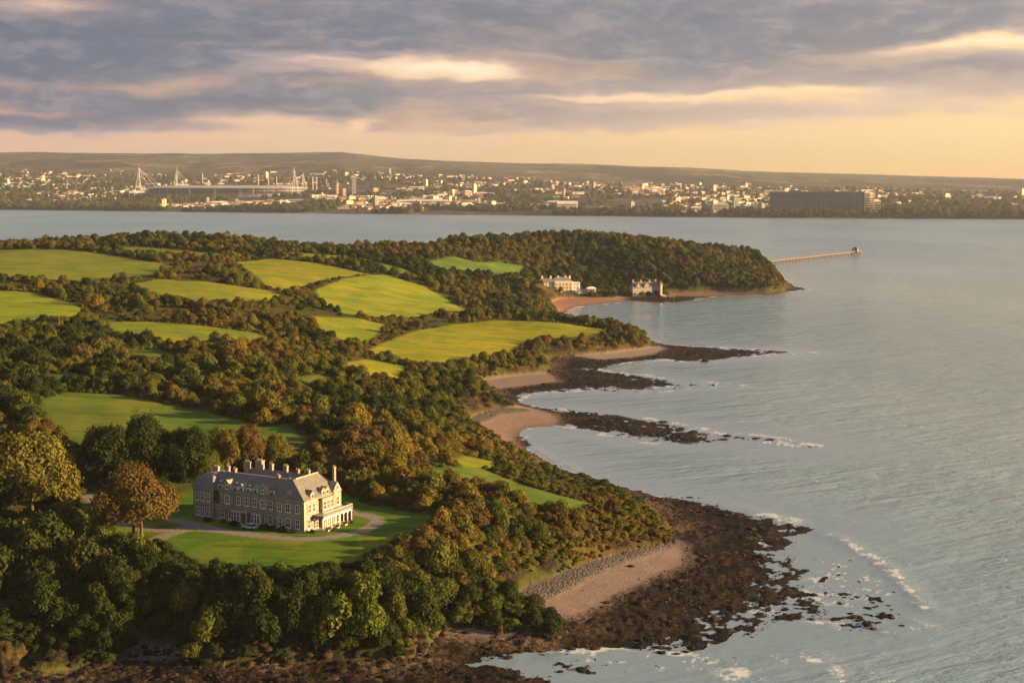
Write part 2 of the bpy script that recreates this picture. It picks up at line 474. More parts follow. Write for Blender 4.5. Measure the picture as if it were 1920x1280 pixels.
DRIVE = [([(165,930),(205,962),(250,985),(300,993),(360,990),(420,996),(480,1003),(560,1010),(620,1006),(670,998),(700,985),(708,974),(690,966),(662,962)], 2.0),
         ([(420,996),(370,984),(330,975)], 2.2), ([(360,990),(320,1000),(285,1014),(262,1022)], 2.2),
         ([(662,962),(640,950)], 1.8)]
DRIVE_LINES = [(level_poly(p, PLAT), w) for p, w in DRIVE]


def polyline_dist(line, x, y, margin=30.0):
    """distance to an open line (worked out near it only)"""
    line = np.asarray(line)[:, :2]
    lo = line.min(0) - margin; hi = line.max(0) + margin
    m = (x > lo[0]) & (x < hi[0]) & (y > lo[1]) & (y < hi[1])
    out_ = np.full(x.shape, margin)
    if m.any():
        xx = x[m]; yy = y[m]; best = np.full(xx.shape, margin)
        for i in range(len(line) - 1):
            ax, ay = line[i]; ex, ey = line[i + 1] - line[i]
            t = np.clip(((xx - ax) * ex + (yy - ay) * ey) / (ex * ex + ey * ey + 1e-9), 0, 1)
            best = np.minimum(best, np.hypot(xx - ax - t * ex, yy - ay - t * ey))
        out_[m] = best
    return out_


def soften(line, n=8):
    """a smooth curve through the points of a line"""
    p = np.asarray(line, float)
    q = np.vstack([2 * p[0] - p[1], p, 2 * p[-1] - p[-2]])
    o = []
    for i in range(1, len(q) - 2):
        for k in range(n):
            t = k / n
            o.append(0.5 * ((2 * q[i]) + (-q[i - 1] + q[i + 1]) * t + (2 * q[i - 1] - 5 * q[i] + 4 * q[i + 1] - q[i + 2]) * t * t + (-q[i - 1] + 3 * q[i] - 3 * q[i + 1] + q[i + 2]) * t ** 3))
    o.append(q[-2])
    return np.array(o)


DRIVE_LINES = [(soften(l), w) for l, w in DRIVE_LINES]


def ground(x, y, detail=True):
    """height of the ground and the distances that decide what covers it"""
    x = np.asarray(x, float); y = np.asarray(y, float)
    dw = signed(W_POLY, x, y)
    dt = signed(T_POLY, x, y)
    h = survey_height(x, y)
    lawn = near_signed(LAWN_POLY, x, y, 60)
    flat = smooth(lawn, -22, 2)
    h = h * (1 - flat) + PLAT * flat
    # beaches
    up = np.clip(dw, 0, None)
    toe_h = 1.9
    b = toe_h * (up / (up + np.clip(-dt, 0, None) + 0.5)) ** 1.15
    sand = np.zeros_like(h)
    for p, c in SAND_POLYS:
        sand = np.maximum(sand, smooth(near_signed(p, x, y), -3, 3))
    shin = np.zeros_like(h)
    for p in SHINGLE_POLYS:
        shin = np.maximum(shin, smooth(near_signed(p, x, y), -1.5, 1.5))
    rock = (1 - sand) * (1 - shin)
    n1 = fbm(x / 11, y / 11, 4, 21); n2 = fbm(x / 3.2, y / 3.2, 4, 22); n3 = fbm(x / 1.3, y / 1.3, 2, 23)
    rough_ = (n1 - 0.5) * 1.1 + (n2 - 0.5) * 1.3 + (n3 - 0.5) * 0.9
    edge = np.exp(-np.abs(dw) / 14.0)
    shore = b + rock * rough_ * (0.75 + 0.3 * edge) * smooth(up, -1, 6) + shin * (1 - np.abs(n1 - 0.5)) * 0.5
    # sea bed
    out_ = np.clip(-dw, 0, None)
    bed = -0.045 * out_ ** 0.9 - 0.02 + (n1 - 0.5) * 0.5 * np.exp(-out_ / 25)+ (n2 - 0.5) * 0.5 * np.exp(-out_ / 10)
    for p, base, amp in SHALLOW_POLYS:
        s = smooth(near_signed(p, x, y, 40), -9, 9)
        bed = np.maximum(bed, bed * (1 - s) + s * (base + ((n1 - 0.5) * 0.35 + (n2 - 0.5) * 1.5 + (n3 - 0.5) * 0.9) * amp))
    low_ = np.where(dw > 0, shore, np.maximum(bed, -4.0))
    # land behind the toe
    k = 1 - np.exp(-np.clip(dt, 0, None) / 4.0)
    cl = smooth(dt, 0, 3) * (1 - smooth(dt, 8, 26))
    crag = ((fbm(x / 6, y / 6, 4, 41) - 0.5) * 5.0 + (fbm(x / 1.7, y / 2.2, 2, 43) - 0.5) * 2.2) * cl * np.where(y < 345, 1.7, 1.0)
    land = toe_h + (np.maximum(h, toe_h + 0.4) - toe_h + crag) * k
    land = np.maximum(land, toe_h)
    # streaky relief of the open fields
    land = land + (fbm(x / 14, y / 22, 3, 61) - 0.5) * 0.7 * smooth(dt, 10, 40) * (1 - flat) + (fbm(x / 60, y / 60, 2, 66) - 0.5) * 2.4 * smooth(dt, 20, 80) * (1 - flat)
    z = np.where(dt > 0, land, low_)
    return dict(z=z, dw=dw, dt=dt, sand=sand, shin=shin, rock=rock, lawn=lawn, cl=cl, h=h)


# polar survey grid, denser where the eye is near
def polar(r0, r1, ratio, fine, fstep, wide, wstep):
    r = [r0]
    while r[-1] < r1: r.append(r[-1] * ratio)
    th = list(np.arange(-fine, fine + 1e-6, fstep))
    th = list(np.arange(-wide, -fine, wstep)) + th + list(np.arange(fine + wstep, wide + 1e-6, wstep))
    R, T = np.meshgrid(np.array(r), np.radians(np.array(th)), indexing='ij')
    return R * np.sin(T), R * np.cos(T)


def grid_mesh(name, X, Y, Z, keep=None, mat=None, attrs=()):
    nr, nt = X.shape
    idx = np.arange(nr * nt).reshape(nr, nt)
    q = np.stack([idx[:-1, :-1], idx[:-1, 1:], idx[1:, 1:], idx[1:, :-1]], -1).reshape(-1, 4)
    if keep is not None:
        kf = keep.ravel()
        q = q[kf[q].any(1)]
    used = np.unique(q)
    re = np.full(nr * nt, -1); re[used] = np.arange(len(used))
    q = re[q]
    co = np.stack([X.ravel()[used], Y.ravel()[used], Z.ravel()[used]], -1)
    me = bpy.data.meshes.new(name)
    me.vertices.add(len(co)); me.vertices.foreach_set('co', co.astype(np.float32).ravel())
    me.loops.add(q.size); me.loops.foreach_set('vertex_index', q.astype(np.int32).ravel())
    me.polygons.add(len(q)); me.polygons.foreach_set('loop_start', np.arange(0, q.size, 4, dtype=np.int32))
    me.polygons.foreach_set('loop_total', np.full(len(q), 4, np.int32))
    me.polygons.foreach_set('use_smooth', np.ones(len(q), bool))
    for an, av in attrs:
        av = np.asarray(av)
        if av.ndim == 2:
            a = me.attributes.new(an, 'FLOAT', 'POINT'); a.data.foreach_set('value', av.ravel()[used].astype(np.float32))
        else:
            c = np.ones((len(used), 4), np.float32); c[:, :3] = av.reshape(-1, 3)[used]
            a = me.attributes.new(an, 'FLOAT_COLOR', 'POINT'); a.data.foreach_set('color', c.ravel())
    me.update(calc_edges=True)
    o = bpy.data.objects.new(name, me)
    COL.objects.link(o)
    if mat: me.materials.append(mat)
    return o


def tag(o, label=None, cat=None, group=None, kind=None):
    if label: o['label'] = label
    if cat: o['category'] = cat
    if group: o['group'] = group
    if kind: o['kind'] = kind
    return o


def material(name):
    m = bpy.data.materials.new(name); m.use_nodes = True
    n = Nodes(m.node_tree); n.n.clear()
    o = n.add('ShaderNodeOutputMaterial')
    b = n.add('ShaderNodeBsdfPrincipled')
    n.l.new(b.outputs[0], o.inputs[0])
    return m, n, b, o


# ground cover colours
GX, GY = polar(205.0, 2420.0, 1.0042, 21.6, 0.082, 48.0, 0.8)
G = ground(GX, GY)
colr = np.zeros(GX.shape + (3,))
nA = fbm(GX / 25, GY / 25, 4, 5); nB = fbm(GX / 5, GY / 5, 3, 6)
under = np.array((0.058, 0.072, 0.018)); bracken = np.array((0.085, 0.066, 0.022))
u = smooth(nA, 0.40, 0.62)[..., None]
colr[:] = under * (1 - u) + bracken * u


def lay(c, w):
    global colr
    w = w[..., None]
    colr = colr * (1 - w) + np.asarray(c) * w


grass = np.zeros(GX.shape); softg = np.zeros(GX.shape)
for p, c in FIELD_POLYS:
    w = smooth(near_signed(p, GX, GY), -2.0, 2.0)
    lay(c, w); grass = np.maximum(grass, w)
wl = smooth(G['lawn'], -1.2, 1.2) * (G['dt'] > 0)
lay((0.085, 0.155, 0.018), wl)
wl2 = wl * smooth(fbm(GX / 9, GY / 16, 3, 131), 0.50, 0.66)
lay((0.150, 0.180, 0.024), wl2 * 0.75); grass = np.maximum(grass, wl)
path = np.zeros(GX.shape)
for l, w in DRIVE_LINES:
    path = np.maximum(path, smooth(-polyline_dist(l, GX, GY), -w - 0.35, -w + 0.35))
path = path * (G['dt'] > 0)
lay((0.25, 0.225, 0.205), path); grass = grass * (1 - path)
crag = G['cl'] * np.where(GY < 345, 0.75 + 0.25 * smooth(fbm(GX / 8, GY / 8, 3, 44), 0.3, 0.5), smooth(fbm(GX / 8, GY / 8, 3, 44), 0.42, 0.6)) * (G['z'] < 12)
lay((0.034, 0.024, 0.018), crag * 0.97)
sea = (G['dt'] <= 0)
low_c = np.zeros_like(colr)
wv_ = smooth(fbm(GX / 9, GY / 9, 4, 77), 0.36, 0.66)[..., None]
low_c[:] = np.array((0.008, 0.007, 0.006)) * (1 - wv_) + np.array((0.026, 0.018, 0.013)) * wv_
gold = (smooth(fbm(GX / 2.4, GY / 2.4, 3, 78), 0.66, 0.80))[..., None]
low_c = low_c * (1 - gold * 0.6) + np.array((0.11, 0.066, 0.03)) * gold * 0.6
near_toe = smooth(-G['dt'], 14, 1)[..., None] * smooth(fbm(GX / 12, GY / 12, 3, 79), 0.35, 0.6)[..., None]
low_c = low_c * (1 - near_toe * 0.75) + np.array((0.13, 0.095, 0.078)) * near_toe * 0.75
for p, c in SAND_POLYS:
    w = smooth(near_signed(p, GX, GY), -4.0, 4.0)[..., None]
    w = w * (0.75 + 0.25 * nB[..., None])
    low_c = low_c * (1 - w) + np.array(c) * 0.84 * w
wet = smooth(G['dw'], 9, 0)[..., None] * G['sand'][..., None]
low_c = low_c * (1 - 0.35 * wet)
sh = G['shin'][..., None]
low_c = low_c * (1 - sh) + np.array((0.26, 0.235, 0.225)) * sh
m_ = (smooth(-G['dt'], -1.0, 0.6))[..., None]
colr = colr * (1 - m_) + low_c * m_
rockm = np.maximum(G['rock'] * (G['dt'] <= 0), crag)
keep = (G['z'] > -2.2)

mt, n, b, o = material('land_cover')
at = n.attr('cover'); gr = n.attr('grass'); rk = n.attr('rock'); st = n.attr('stones')
geo = n.add('ShaderNodeNewGeometry')
pos = geo.outputs['Position']
big = n.noise(pos, 0.035, 5, 0.6)
fine = n.noise(pos, 0.9, 5, 0.7)
streak = n.noise(n.scale(pos, (0.02, 0.09, 0.05)), 1.0, 5, 0.62, 0.6)
c = at.outputs['Color']
streak2 = n.noise(n.scale(pos, (0.045, 0.24, 0.1)), 1.0, 4, 0.6, 0.8)
sward = n.mix(n.step(streak, 0.42, 0.64, 0.0, 0.75), c, n.mix(1.0, c, (1.45, 1.02, 0.6), 'MULTIPLY'))
sward = n.mix(n.step(big, 0.34, 0.60, 0.65, 0.0), sward, n.mix(1.0, c, (0.40, 0.72, 0.8), 'MULTIPLY'))
sward = n.mix(n.step(streak2, 0.50, 0.62, 0.0, 0.8), sward, n.mix(1.0, c, (0.48, 0.60, 0.55), 'MULTIPLY'))  # dark sward streaks, with long hedge shadows put into the colour
sward = n.mix(n.step(fine, 0.42, 0.75, 0.0, 0.35), sward, n.mix(1.0, c, (0.62, 0.68, 0.55), 'MULTIPLY'))
c2 = n.mix(gr.outputs['Fac'], n.mix(n.step(fine, 0.3, 0.75, 0.55, 0.0), c, n.mix(1.0, c, (0.45, 0.45, 0.45), 'MULTIPLY')), sward)
peb = n.add('ShaderNodeTexVoronoi'); n.put(peb, 'Vector', pos); n.put(peb, 'Scale', 1.6)
pebc = n.mix(n.step(peb.outputs['Distance'], 0.15, 0.6), n.mix(0.35, c2, peb.outputs['Color'], 'SOFT_LIGHT'), n.mix(1.0, c2, (0.35, 0.33, 0.32), 'MULTIPLY'))
weed = n.add('ShaderNodeTexVoronoi'); n.put(weed, 'Vector', n.scale(pos, (0.8, 0.5, 0.8))); n.put(weed, 'Scale', 1.0)
weedc = n.mix(n.step(weed.outputs['Distance'], 0.25, 0.75), n.mix(1.0, c2, (1.5, 1.35, 1.2), 'MULTIPLY'), n.mix(1.0, c2, (0.28, 0.28, 0.3), 'MULTIPLY'))
c2 = n.mix(n.math('MULTIPLY', rk.outputs['Fac'], 0.8), c2, weedc)
c3 = n.mix(st.outputs['Fac'], c2, pebc)
n.put(b, 'Base Color', c3)
n.put(b, 'Roughness', n.step(rk.outputs['Fac'], 0.0, 1.0, 0.9, 0.8))
n.put(b, 'Specular IOR Level', n.step(rk.outputs['Fac'], 0.0, 1.0, 0.03, 0.09))
hgt = n.math('ADD', n.math('MULTIPLY', n.noise(pos, 1.4, 6, 0.68), n.step(rk.outputs['Fac'], 0, 1, 0.35, 1.6)), n.math('MULTIPLY', peb.outputs['Distance'], n.math('MULTIPLY', st.outputs['Fac'], -0.6)))
n.put(b, 'Normal', n.bump(hgt, 0.7, 0.8))
land_mat = mt
stones = np.maximum(G['shin'] * (G['dt'] <= 0.5), 0)
Zg = G['z'] + path * 0.02
terrain = grid_mesh('land', GX, GY, Zg, keep, land_mat, (('cover', colr), ('grass', grass), ('rock', rockm), ('stones', stones)))
tag(terrain, 'wooded green headland with fields, beaches and dark weedy reefs', None, None, 'structure')


def height_at(x, y):
    return ground(np.atleast_1d(x), np.atleast_1d(y))['z']


# ------------------------------------------------------------------ the sea
WX, WY = polar(205.0, 2450.0, 1.0048, 21.6, 0.095, 50.0, 0.9)
WG = ground(WX, WY)
depth = -WG['z']
line_n = fbm(WX / 6, WY / 6, 4, 90)
lines = np.exp(-((depth - 0.10 - 0.20 * (line_n - 0.5)) / 0.10) ** 2) * smooth(fbm(WX / 16, WY / 16, 3, 93), 0.40, 0.62)
SURF = [([(1555,1003),(1580,1015),(1625,1038),(1660,1062),(1700,1098),(1740,1140)], 1.8, 0.92), ([(1590,1022),(1640,1046)], 1.6, 0.6),
        ([(1725,1170),(1700,1180),(1660,1182)], 2.0, 0.7), ([(1235,932),(1330,942),(1400,957),(1480,978)], 2.6, 0.9), ([(1195,783),(1280,797),(1345,812),(1420,817),(1515,834)], 2.2, 0.9),
        ([(1515,834),(1440,829),(1380,831)], 1.8, 0.6), ([(1230,643),(1290,648),(1350,651)], 2.6, 0.8), ([(1330,676),(1420,668),(1530,661)], 3.4, 0.9), ([(1160,690),(1195,678),(1250,674)], 2.5, 0.5),
        ([(975,742),(1040,733),(1120,729),(1200,733)], 2.6, 0.7), ([(1130,695),(1200,703),(1260,712),(1330,716),(1400,724)], 2.6, 0.8), ([(1240,735),(1330,727),(1380,727)], 2.4, 0.6),
        ([(1046,799),(1100,808),(1170,818)], 1.6, 0.5), ([(990,842),(1012,862),(1060,884),(1120,905)], 1.5, 0.8), ([(1000,838),(1030,858),(1080,880)], 1.2, 0.4), ([(1085,576),(1135,571),(1175,566)], 4.5, 0.8), ([(1060,592),(1075,597),(1110,602)], 3.0, 0.7),
        ([(1400,1268),(1450,1258),(1500,1254),(1550,1264),(1600,1278)], 7.0, 1.0), ([(1430,1274),(1500,1270),(1560,1278)], 6.0, 1.0), ([(1480,1262),(1495,1285)], 3.0, 1.0), ([(1430,1245),(1400,1250)], 2.0, 0.6)]
foam = lines * 0.9
swell = np.zeros_like(WX)
for pts, wdt, k in SURF:
    l = soften(level_poly(pts, 0.0), 6)
    d = polyline_dist(l, WX, WY, 40)
    wdt *= 1.05
    d = d + (fbm(WX / 5, WY / 5, 3, 97) - 0.5) * wdt * 2.2
    foam = np.maximum(foam, k * np.exp(-(np.clip(d, 0, None) / wdt) ** 2) * (0.10 + 0.90 * smooth(fbm(WX / 3.0, WY / 3.0, 3, 98), 0.40, 0.62)) * smooth(fbm(WX / 19, WY / 19, 3, 99), 0.26, 0.52))
    swell = np.maximum(swell, np.exp(-(d / (wdt * 1.5)) ** 2) * 0.22)
lift = swell
sea_keep = (depth > -0.8)
mt, n, b, o = material('sea_water')
geo = n.add('ShaderNodeNewGeometry'); pos = geo.outputs['Position']
dp = n.attr('depth').outputs['Fac']; fm = n.attr('foam').outputs['Fac']
spos = n.add('ShaderNodeSeparateXYZ'); n.l.new(pos, spos.inputs[0]); open_y = spos.outputs[1]
patch = n.noise(n.scale(pos, (0.004, 0.0016, 0.0)), 1.0, 4, 0.55)
body = n.mix(n.step(patch, 0.35, 0.65), srgb(103, 134, 156), srgb(123, 148, 167))
body = n.mix(n.step(dp, 0.05, 1.6), srgb(118, 138, 154), body)
tex = n.noise(n.scale(pos, (0.9, 0.6, 1.0)), 1.0, 7, 0.72, 0.7)
froth = n.step(n.math('ADD', fm, n.math('MULTIPLY', n.math('SUBTRACT', tex, 0.5), 2.6)), 0.30, 1.0)
froth = n.math('MULTIPLY', froth, n.step(fm, 0.04, 0.22))
n.put(b, 'Base Color', n.mix(froth, body, (0.52, 0.55, 0.60)))
n.put(b, 'Roughness', n.math('ADD', n.step(open_y, 900.0, 3600.0, 0.12, 0.34), n.math('MULTIPLY', froth, 0.6)))
n.put(b, 'IOR', 1.333)
n.put(b, 'Specular IOR Level', 0.5)
# ripples run roughly along the shore: long crests, several sizes
rot = n.add('ShaderNodeVectorRotate', rotation_type='Z_AXIS'); n.put(rot, 'Vector', pos); n.put(rot, 'Angle', math.radians(-24))
w1 = n.noise(n.scale(rot.outputs[0], (0.020, 0.085, 0.0)), 1.0, 3, 0.5, 0.5)
w2 = n.noise(n.scale(rot.outputs[0], (0.10, 0.32, 0.0)), 1.0, 4, 0.6, 0.4)
w3 = n.noise(n.scale(pos, (0.5, 1.3, 0.0)), 1.0, 3, 0.6)
hh = n.math('ADD', n.math('ADD', n.math('MULTIPLY', w1, 3.4), n.math('MULTIPLY', w2, 1.7)), n.math('MULTIPLY', w3, 0.35))
calm = n.step(dp, 0.1, 2.2, 0.10, 1.0)
cd = n.add('ShaderNodeCameraData')
n.put(b, 'Normal', n.bump(hh, n.math('MULTIPLY', calm, 1.0), 0.75))
water_mat = mt
seaobj = grid_mesh('sea', WX, WY, lift, sea_keep, water_mat, (('depth', depth), ('foam', foam)))
tag(seaobj, 'calm grey blue sea with foam lines along the reefs', kind='structure')
# open water out to the far shore and the horizon
FX, FY = polar(2450.0 / 1.0048, 16400.0, 1.05, 21.6, 0.9, 50.0, 2.0)
one = np.ones_like(FX)
sea2 = grid_mesh('open_sea', FX, FY, one * 0 - 0.02, None, water_mat, (('depth', one * 6), ('foam', one * 0)))
tag(sea2, 'open water between the headland and the far shore', kind='structure')

# ------------------------------------------------------------------ trees: crowns made of leaf clumps
def raw_mesh(name, co, quads, tone=None, mat=None):
    me = bpy.data.meshes.new(name)
    co = np.asarray(co, np.float32); quads = np.asarray(quads, np.int32)
    me.vertices.add(len(co)); me.vertices.foreach_set('co', co.ravel())
    k = quads.shape[1]
    me.loops.add(quads.size); me.loops.foreach_set('vertex_index', quads.ravel())
    me.polygons.add(len(quads)); me.polygons.foreach_set('loop_start', np.arange(0, quads.size, k, dtype=np.int32))
    me.polygons.foreach_set('loop_total', np.full(len(quads), k, np.int32))
    if tone is not None:
        a = me.attributes.new('tone', 'FLOAT', 'FACE'); a.data.foreach_set('value', np.asarray(tone, np.float32))
    if mat: me.materials.append(mat)
    me.update(calc_edges=True)
    return me


def crown_arrays(seed, lobes, n_leaf, leaf, flat=0.85, skirt=0.15, spread=0.62):
    """leaf clumps over a cluster of boughs; radius 1, standing on z = skirt"""
    r = np.random.default_rng(seed)
    cs = []
    for i in range(lobes):
        a = i * 2.399 + r.uniform(-0.3, 0.3)
        q = math.sqrt((i + 0.4) / lobes) * spread
        hz = (1 - (q / spread) ** 2 * 0.75) * 0.62 + r.uniform(-0.20, 0.14)
        rad = r.uniform(0.19, 0.44) * (1.35 if i < lobes * 0.25 else 1.0) * (9 / lobes) ** 0.22
        cs.append((q * math.cos(a) * r.uniform(0.85, 1.1), q * math.sin(a) * r.uniform(0.85, 1.1), hz, rad))
        if q > spread * 0.5:      # lower boughs
            cs.append((q * 1.05 * math.cos(a + 0.35), q * 1.05 * math.sin(a + 0.35), 0.30 + r.uniform(-0.08, 0.1), rad * 0.95))
    cs = np.array(cs)
    w = cs[:, 3] ** 2; w /= w.sum()
    k = r.choice(len(cs), n_leaf * 3, p=w)
    d = r.normal(size=(n_leaf * 3, 3)); d /= np.linalg.norm(d, axis=1)[:, None]
    d[:, 2] = np.where(d[:, 2] < -0.5, -d[:, 2], d[:, 2])
    bumpy = 1 + 0.16 * np.sin(d[:, 0] * 5 + k) * np.sin(d[:, 1] * 6 + k * 2.1) + r.normal(0, 0.125, len(k))
    p = cs[k, :3] + d * (cs[k, 3] * bumpy)[:, None] * np.array([1, 1, flat])
    dist = np.linalg.norm((p[:, None] - cs[None, :, :3]) / np.array([1, 1, flat]), axis=2) / cs[None, :, 3]
    dist[np.arange(len(k)), k] = 9
    ok = (dist.min(1) > 0.80) & (p[:, 2] > 0.02)
    p, d, k = p[ok][:n_leaf], d[ok][:n_leaf], k[ok][:n_leaf]
    m = len(p)
    nrm = d + r.normal(0, 0.36, (m, 3)); nrm /= np.linalg.norm(nrm, axis=1)[:, None]
    t = np.cross(nrm, r.normal(size=(m, 3))); t /= np.linalg.norm(t, axis=1)[:, None]
    bt = np.cross(nrm, t)
    s = leaf * r.uniform(0.6, 1.35, m)[:, None]
    fold = nrm * s * 0.25
    co = np.stack([p - t * s, p - bt * s * 0.62 + fold, p + t * s, p + bt * s * 0.62 - fold * 0.4], 1).reshape(-1, 3)
    co[:, 2] += skirt
    q = np.arange(m * 4).reshape(-1, 4)
    tone = 0.5 + 0.28 * (r.random(len(cs))[k] - 0.5) + 0.55 * (r.random(m) - 0.5)
    return co, q, tone


def leaf_material(name, a, b_, c):
    m, n, b, o = material(name)
    tone = n.attr('tone').outputs['Fac']
    oi = n.add('ShaderNodeObjectInfo')
    col_ = n.mix(n.step(tone, 0.15, 0.85), a, b_)
    col_ = n.mix(n.step(oi.outputs['Random'], 0.35, 1.0, 0.0, 0.65), col_, c)
    n.put(b, 'Base Color', col_)
    n.put(b, 'Roughness', 0.65)
    n.put(b, 'Specular IOR Level', 0.06)
    tr = n.add('ShaderNodeBsdfTranslucent'); n.put(tr, 'Color', n.mix(1.0, col_, (1.3, 1.2, 0.6), 'MULTIPLY'))
    mx = n.add('ShaderNodeMixShader'); n.put(mx, 0, 0.14)
    n.l.new(b.outputs[0], mx.inputs[1]); n.l.new(tr.outputs[0], mx.inputs[2])
    n.l.new(mx.outputs[0], o.inputs[0])
    return m


LEAF = {
 'dark green': leaf_material('leaves_dark_green', (0.012, 0.022, 0.006), (0.036, 0.050, 0.010), (0.040, 0.046, 0.011)),
 'leaf green': leaf_material('leaves_green', (0.028, 0.048, 0.008), (0.112, 0.128, 0.020), (0.090, 0.088, 0.018)),
 'olive': leaf_material('leaves_olive', (0.036, 0.042, 0.009), (0.142, 0.130, 0.024), (0.110, 0.085, 0.020)),
 'russet': leaf_material('leaves_russet', (0.045, 0.029, 0.011), (0.110, 0.066, 0.020), (0.105, 0.078, 0.022)),
 'golden': leaf_material('leaves_gold', (0.090, 0.072, 0.012), (0.200, 0.150, 0.022), (0.150, 0.110, 0.020)),
}
mt, n, b, o = material('bark')
n.put(b, 'Base Color', n.mix(n.noise(n.scale(n.add('ShaderNodeTexCoord').outputs['Object'], (6, 6, 1.5)), 2.0, 5, 0.7), (0.035, 0.024, 0.016), (0.12, 0.085, 0.055)))
n.put(b, 'Roughness', 0.9)
bark_mat = mt

TREE_SHAPES = [crown_arrays(100 + i, (9, 12, 7, 6, 11, 13, 8, 15)[i], 2500, 0.064, (0.90, 1.02, 0.78, 1.12, 0.92, 0.70, 1.05, 0.85)[i], 0.16, (0.62, 0.58, 0.70, 0.50, 0.62, 0.74, 0.56, 0.66)[i]) for i in range(8)]
BUSH_SHAPES = [crown_arrays(200 + i, 7 + i % 3, 1100, 0.095, 0.78, 0.0) for i in range(4)]
BIG_SHAPES = [crown_arrays(300 + i, 26 + 3 * i, 14000, 0.029, 0.92, 0.20, 0.72) for i in range(3)]
CROWN_MESH = {}
for cn, m in LEAF.items():
    for i, (co, q, t) in enumerate(TREE_SHAPES): CROWN_MESH['tree', cn, i] = raw_mesh('crown', co, q, t, m)
    for i, (co, q, t) in enumerate(BUSH_SHAPES): CROWN_MESH['bush', cn, i] = raw_mesh('foliage', co, q, t, m)


def tube(bm, pts, radii, seg=8):
    """a bent tapering limb"""
    rings = []
    for i, (p, r) in enumerate(zip(pts, radii)):
        p = Vector(p)
        d = (Vector(pts[min(i + 1, len(pts) - 1)]) - Vector(pts[max(i - 1, 0)])).normalized()
        a = d.orthogonal().normalized(); c = d.cross(a)
        rings.append([bm.verts.new(p + (a * math.cos(k * 2 * math.pi / seg) + c * math.sin(k * 2 * math.pi / seg)) * r) for k in range(seg)])
    for A, B in zip(rings[:-1], rings[1:]):
        for k in range(seg):
            bm.faces.new((A[k], A[(k + 1) % seg], B[(k + 1) % seg], B[k]))
    bm.faces.new(rings[-1]); bm.faces.new(rings[0][::-1])


def trunk_mesh(seed, h=0.75, r=0.055):
    R = random.Random(seed); bm = bmesh.new()
    tube(bm, [(0, 0, -0.08), (0.01, 0, 0.12), (0.02, 0.01, h * 0.55), (0, 0.02, h)], [r * 1.5, r, r * 0.75, r * 0.3])
    for k in range(5):
        a = k * 1.26 + R.random()
        z0 = h * R.uniform(0.32, 0.6)
        tube(bm, [(0.01, 0, z0), (0.22 * math.cos(a), 0.22 * math.sin(a), z0 + 0.16), (0.46 * math.cos(a), 0.46 * math.sin(a), z0 + 0.27)], [r * 0.5, r * 0.35, r * 0.12], 6)
    me = bpy.data.meshes.new('trunk'); bm.to_mesh(me); bm.free(); me.materials.append(bark_mat)
    return me


TRUNKS = [trunk_mesh(1), trunk_mesh(2)]


def link(name, data, parent=None, loc=(0, 0, 0), rot=0.0, scl=(1, 1, 1)):
    o = bpy.data.objects.new(name, data)
    COL.objects.link(o)
    o.location = loc; o.rotation_euler = (0, 0, rot); o.scale = scl
    if parent: o.parent = parent
    return o


# how wide the plants grow, by the place in the photograph they were judged at
GROWTH = [(100,1120,12),(250,1080,11),(60,1010,12),(350,1090,9),(500,1100,8),(650,1110,8.5),(760,1080,10),(840,1000,10),(900,960,8),(820,930,8),(760,900,8),(950,1050,7),(1000,1090,5),(1050,1000,4.5),(1100,1000,3.8),(1200,985,3.2),
          (1150,940,3.8),(1000,1150,3.5),(900,1150,6),(1100,920,2.8),(1000,890,2.6),(960,850,2.6),(900,812,3.0),(850,830,6),(750,800,7),(650,800,7.5),(700,740,6.5),(820,740,5),(900,745,4.2),(850,710,5),(550,770,8),(450,730,8),(600,720,7),(750,700,6),
          (300,680,8.5),(100,690,9),(150,650,7),(400,650,6.2),(60,780,8),(900,690,5),(1000,670,5),(1100,645,5.5),(1190,635,6),(250,590,6.2),(450,590,5.6),(600,620,5),(700,610,5),(150,540,5.5),(400,510,6),(600,530,5),(950,560,7.5),(980,590,8),
          (850,530,7),(100,450,8),(300,440,8.5),(500,455,8),(700,460,8),(900,450,8.5),(1100,445,8),(1300,475,7.5),(1400,510,7),(1200,510,8),(1050,510,8),(1440,530,5.5),(150,840,9),(50,940,12),(600,870,7),(700,900,8),(200,1200,7),(60,1230,3),(30,1260,2.5),(160,1225,4)]
gw = np.array(GROWTH, float)
gp = on_land(gw[:, 0], gw[:, 1])


def growth(x, y):
    d2 = ((x[:, None] - gp[None, :, 0]) ** 2 + ((y[:, None] - gp[None, :, 1]) * 0.6) ** 2) / (gp[None, :, 1] * 0.04) ** 2
    w = 1 / (d2 + 0.05) ** 1.5
    return (w * gw[None, :, 2]).sum(1) / w.sum(1)


# named trees round the manor (px, py of the foot, crown width, height, colour, label)
HERO = [
 ((258,1006), 23.0, 16.5, 'russet', 'copper brown spreading tree with two trunks on the lawn beside the manor', 2),
 ((205,900), 20.0, 15.5, 'dark green', 'broad dark dome-shaped tree behind the copper brown tree', 1),
 ((275,893), 21.0, 17.0, 'dark green', 'tallest dark round tree in the clump behind the manor', 1),
 ((350,896), 18.0, 14.0, 'dark green', 'dark green tree touching the roof end of the manor', 1),
 ((60,965), 30.0, 22.0, 'olive', 'huge tree with golden lit top left of the copper brown tree', 1),
 ((-45,985), 24.0, 19.0, 'dark green', 'big dark tree cut by the photo edge beside the huge golden topped tree', 1),
 ((425,880), 13.0, 12.0, 'olive', 'olive tree rising behind the manor chimneys', 1),
 ((468,876), 13.0, 12.5, 'russet', 'brown leaved tree right behind the middle of the manor roof', 1),
 ((520,872), 11.0, 9.0, 'olive', 'smaller olive tree behind the right half of the manor roof', 1),
 ((390,905), 10.0, 8.5, 'leaf green', 'bright green tree at the back corner of the manor', 1),
]
taken = []
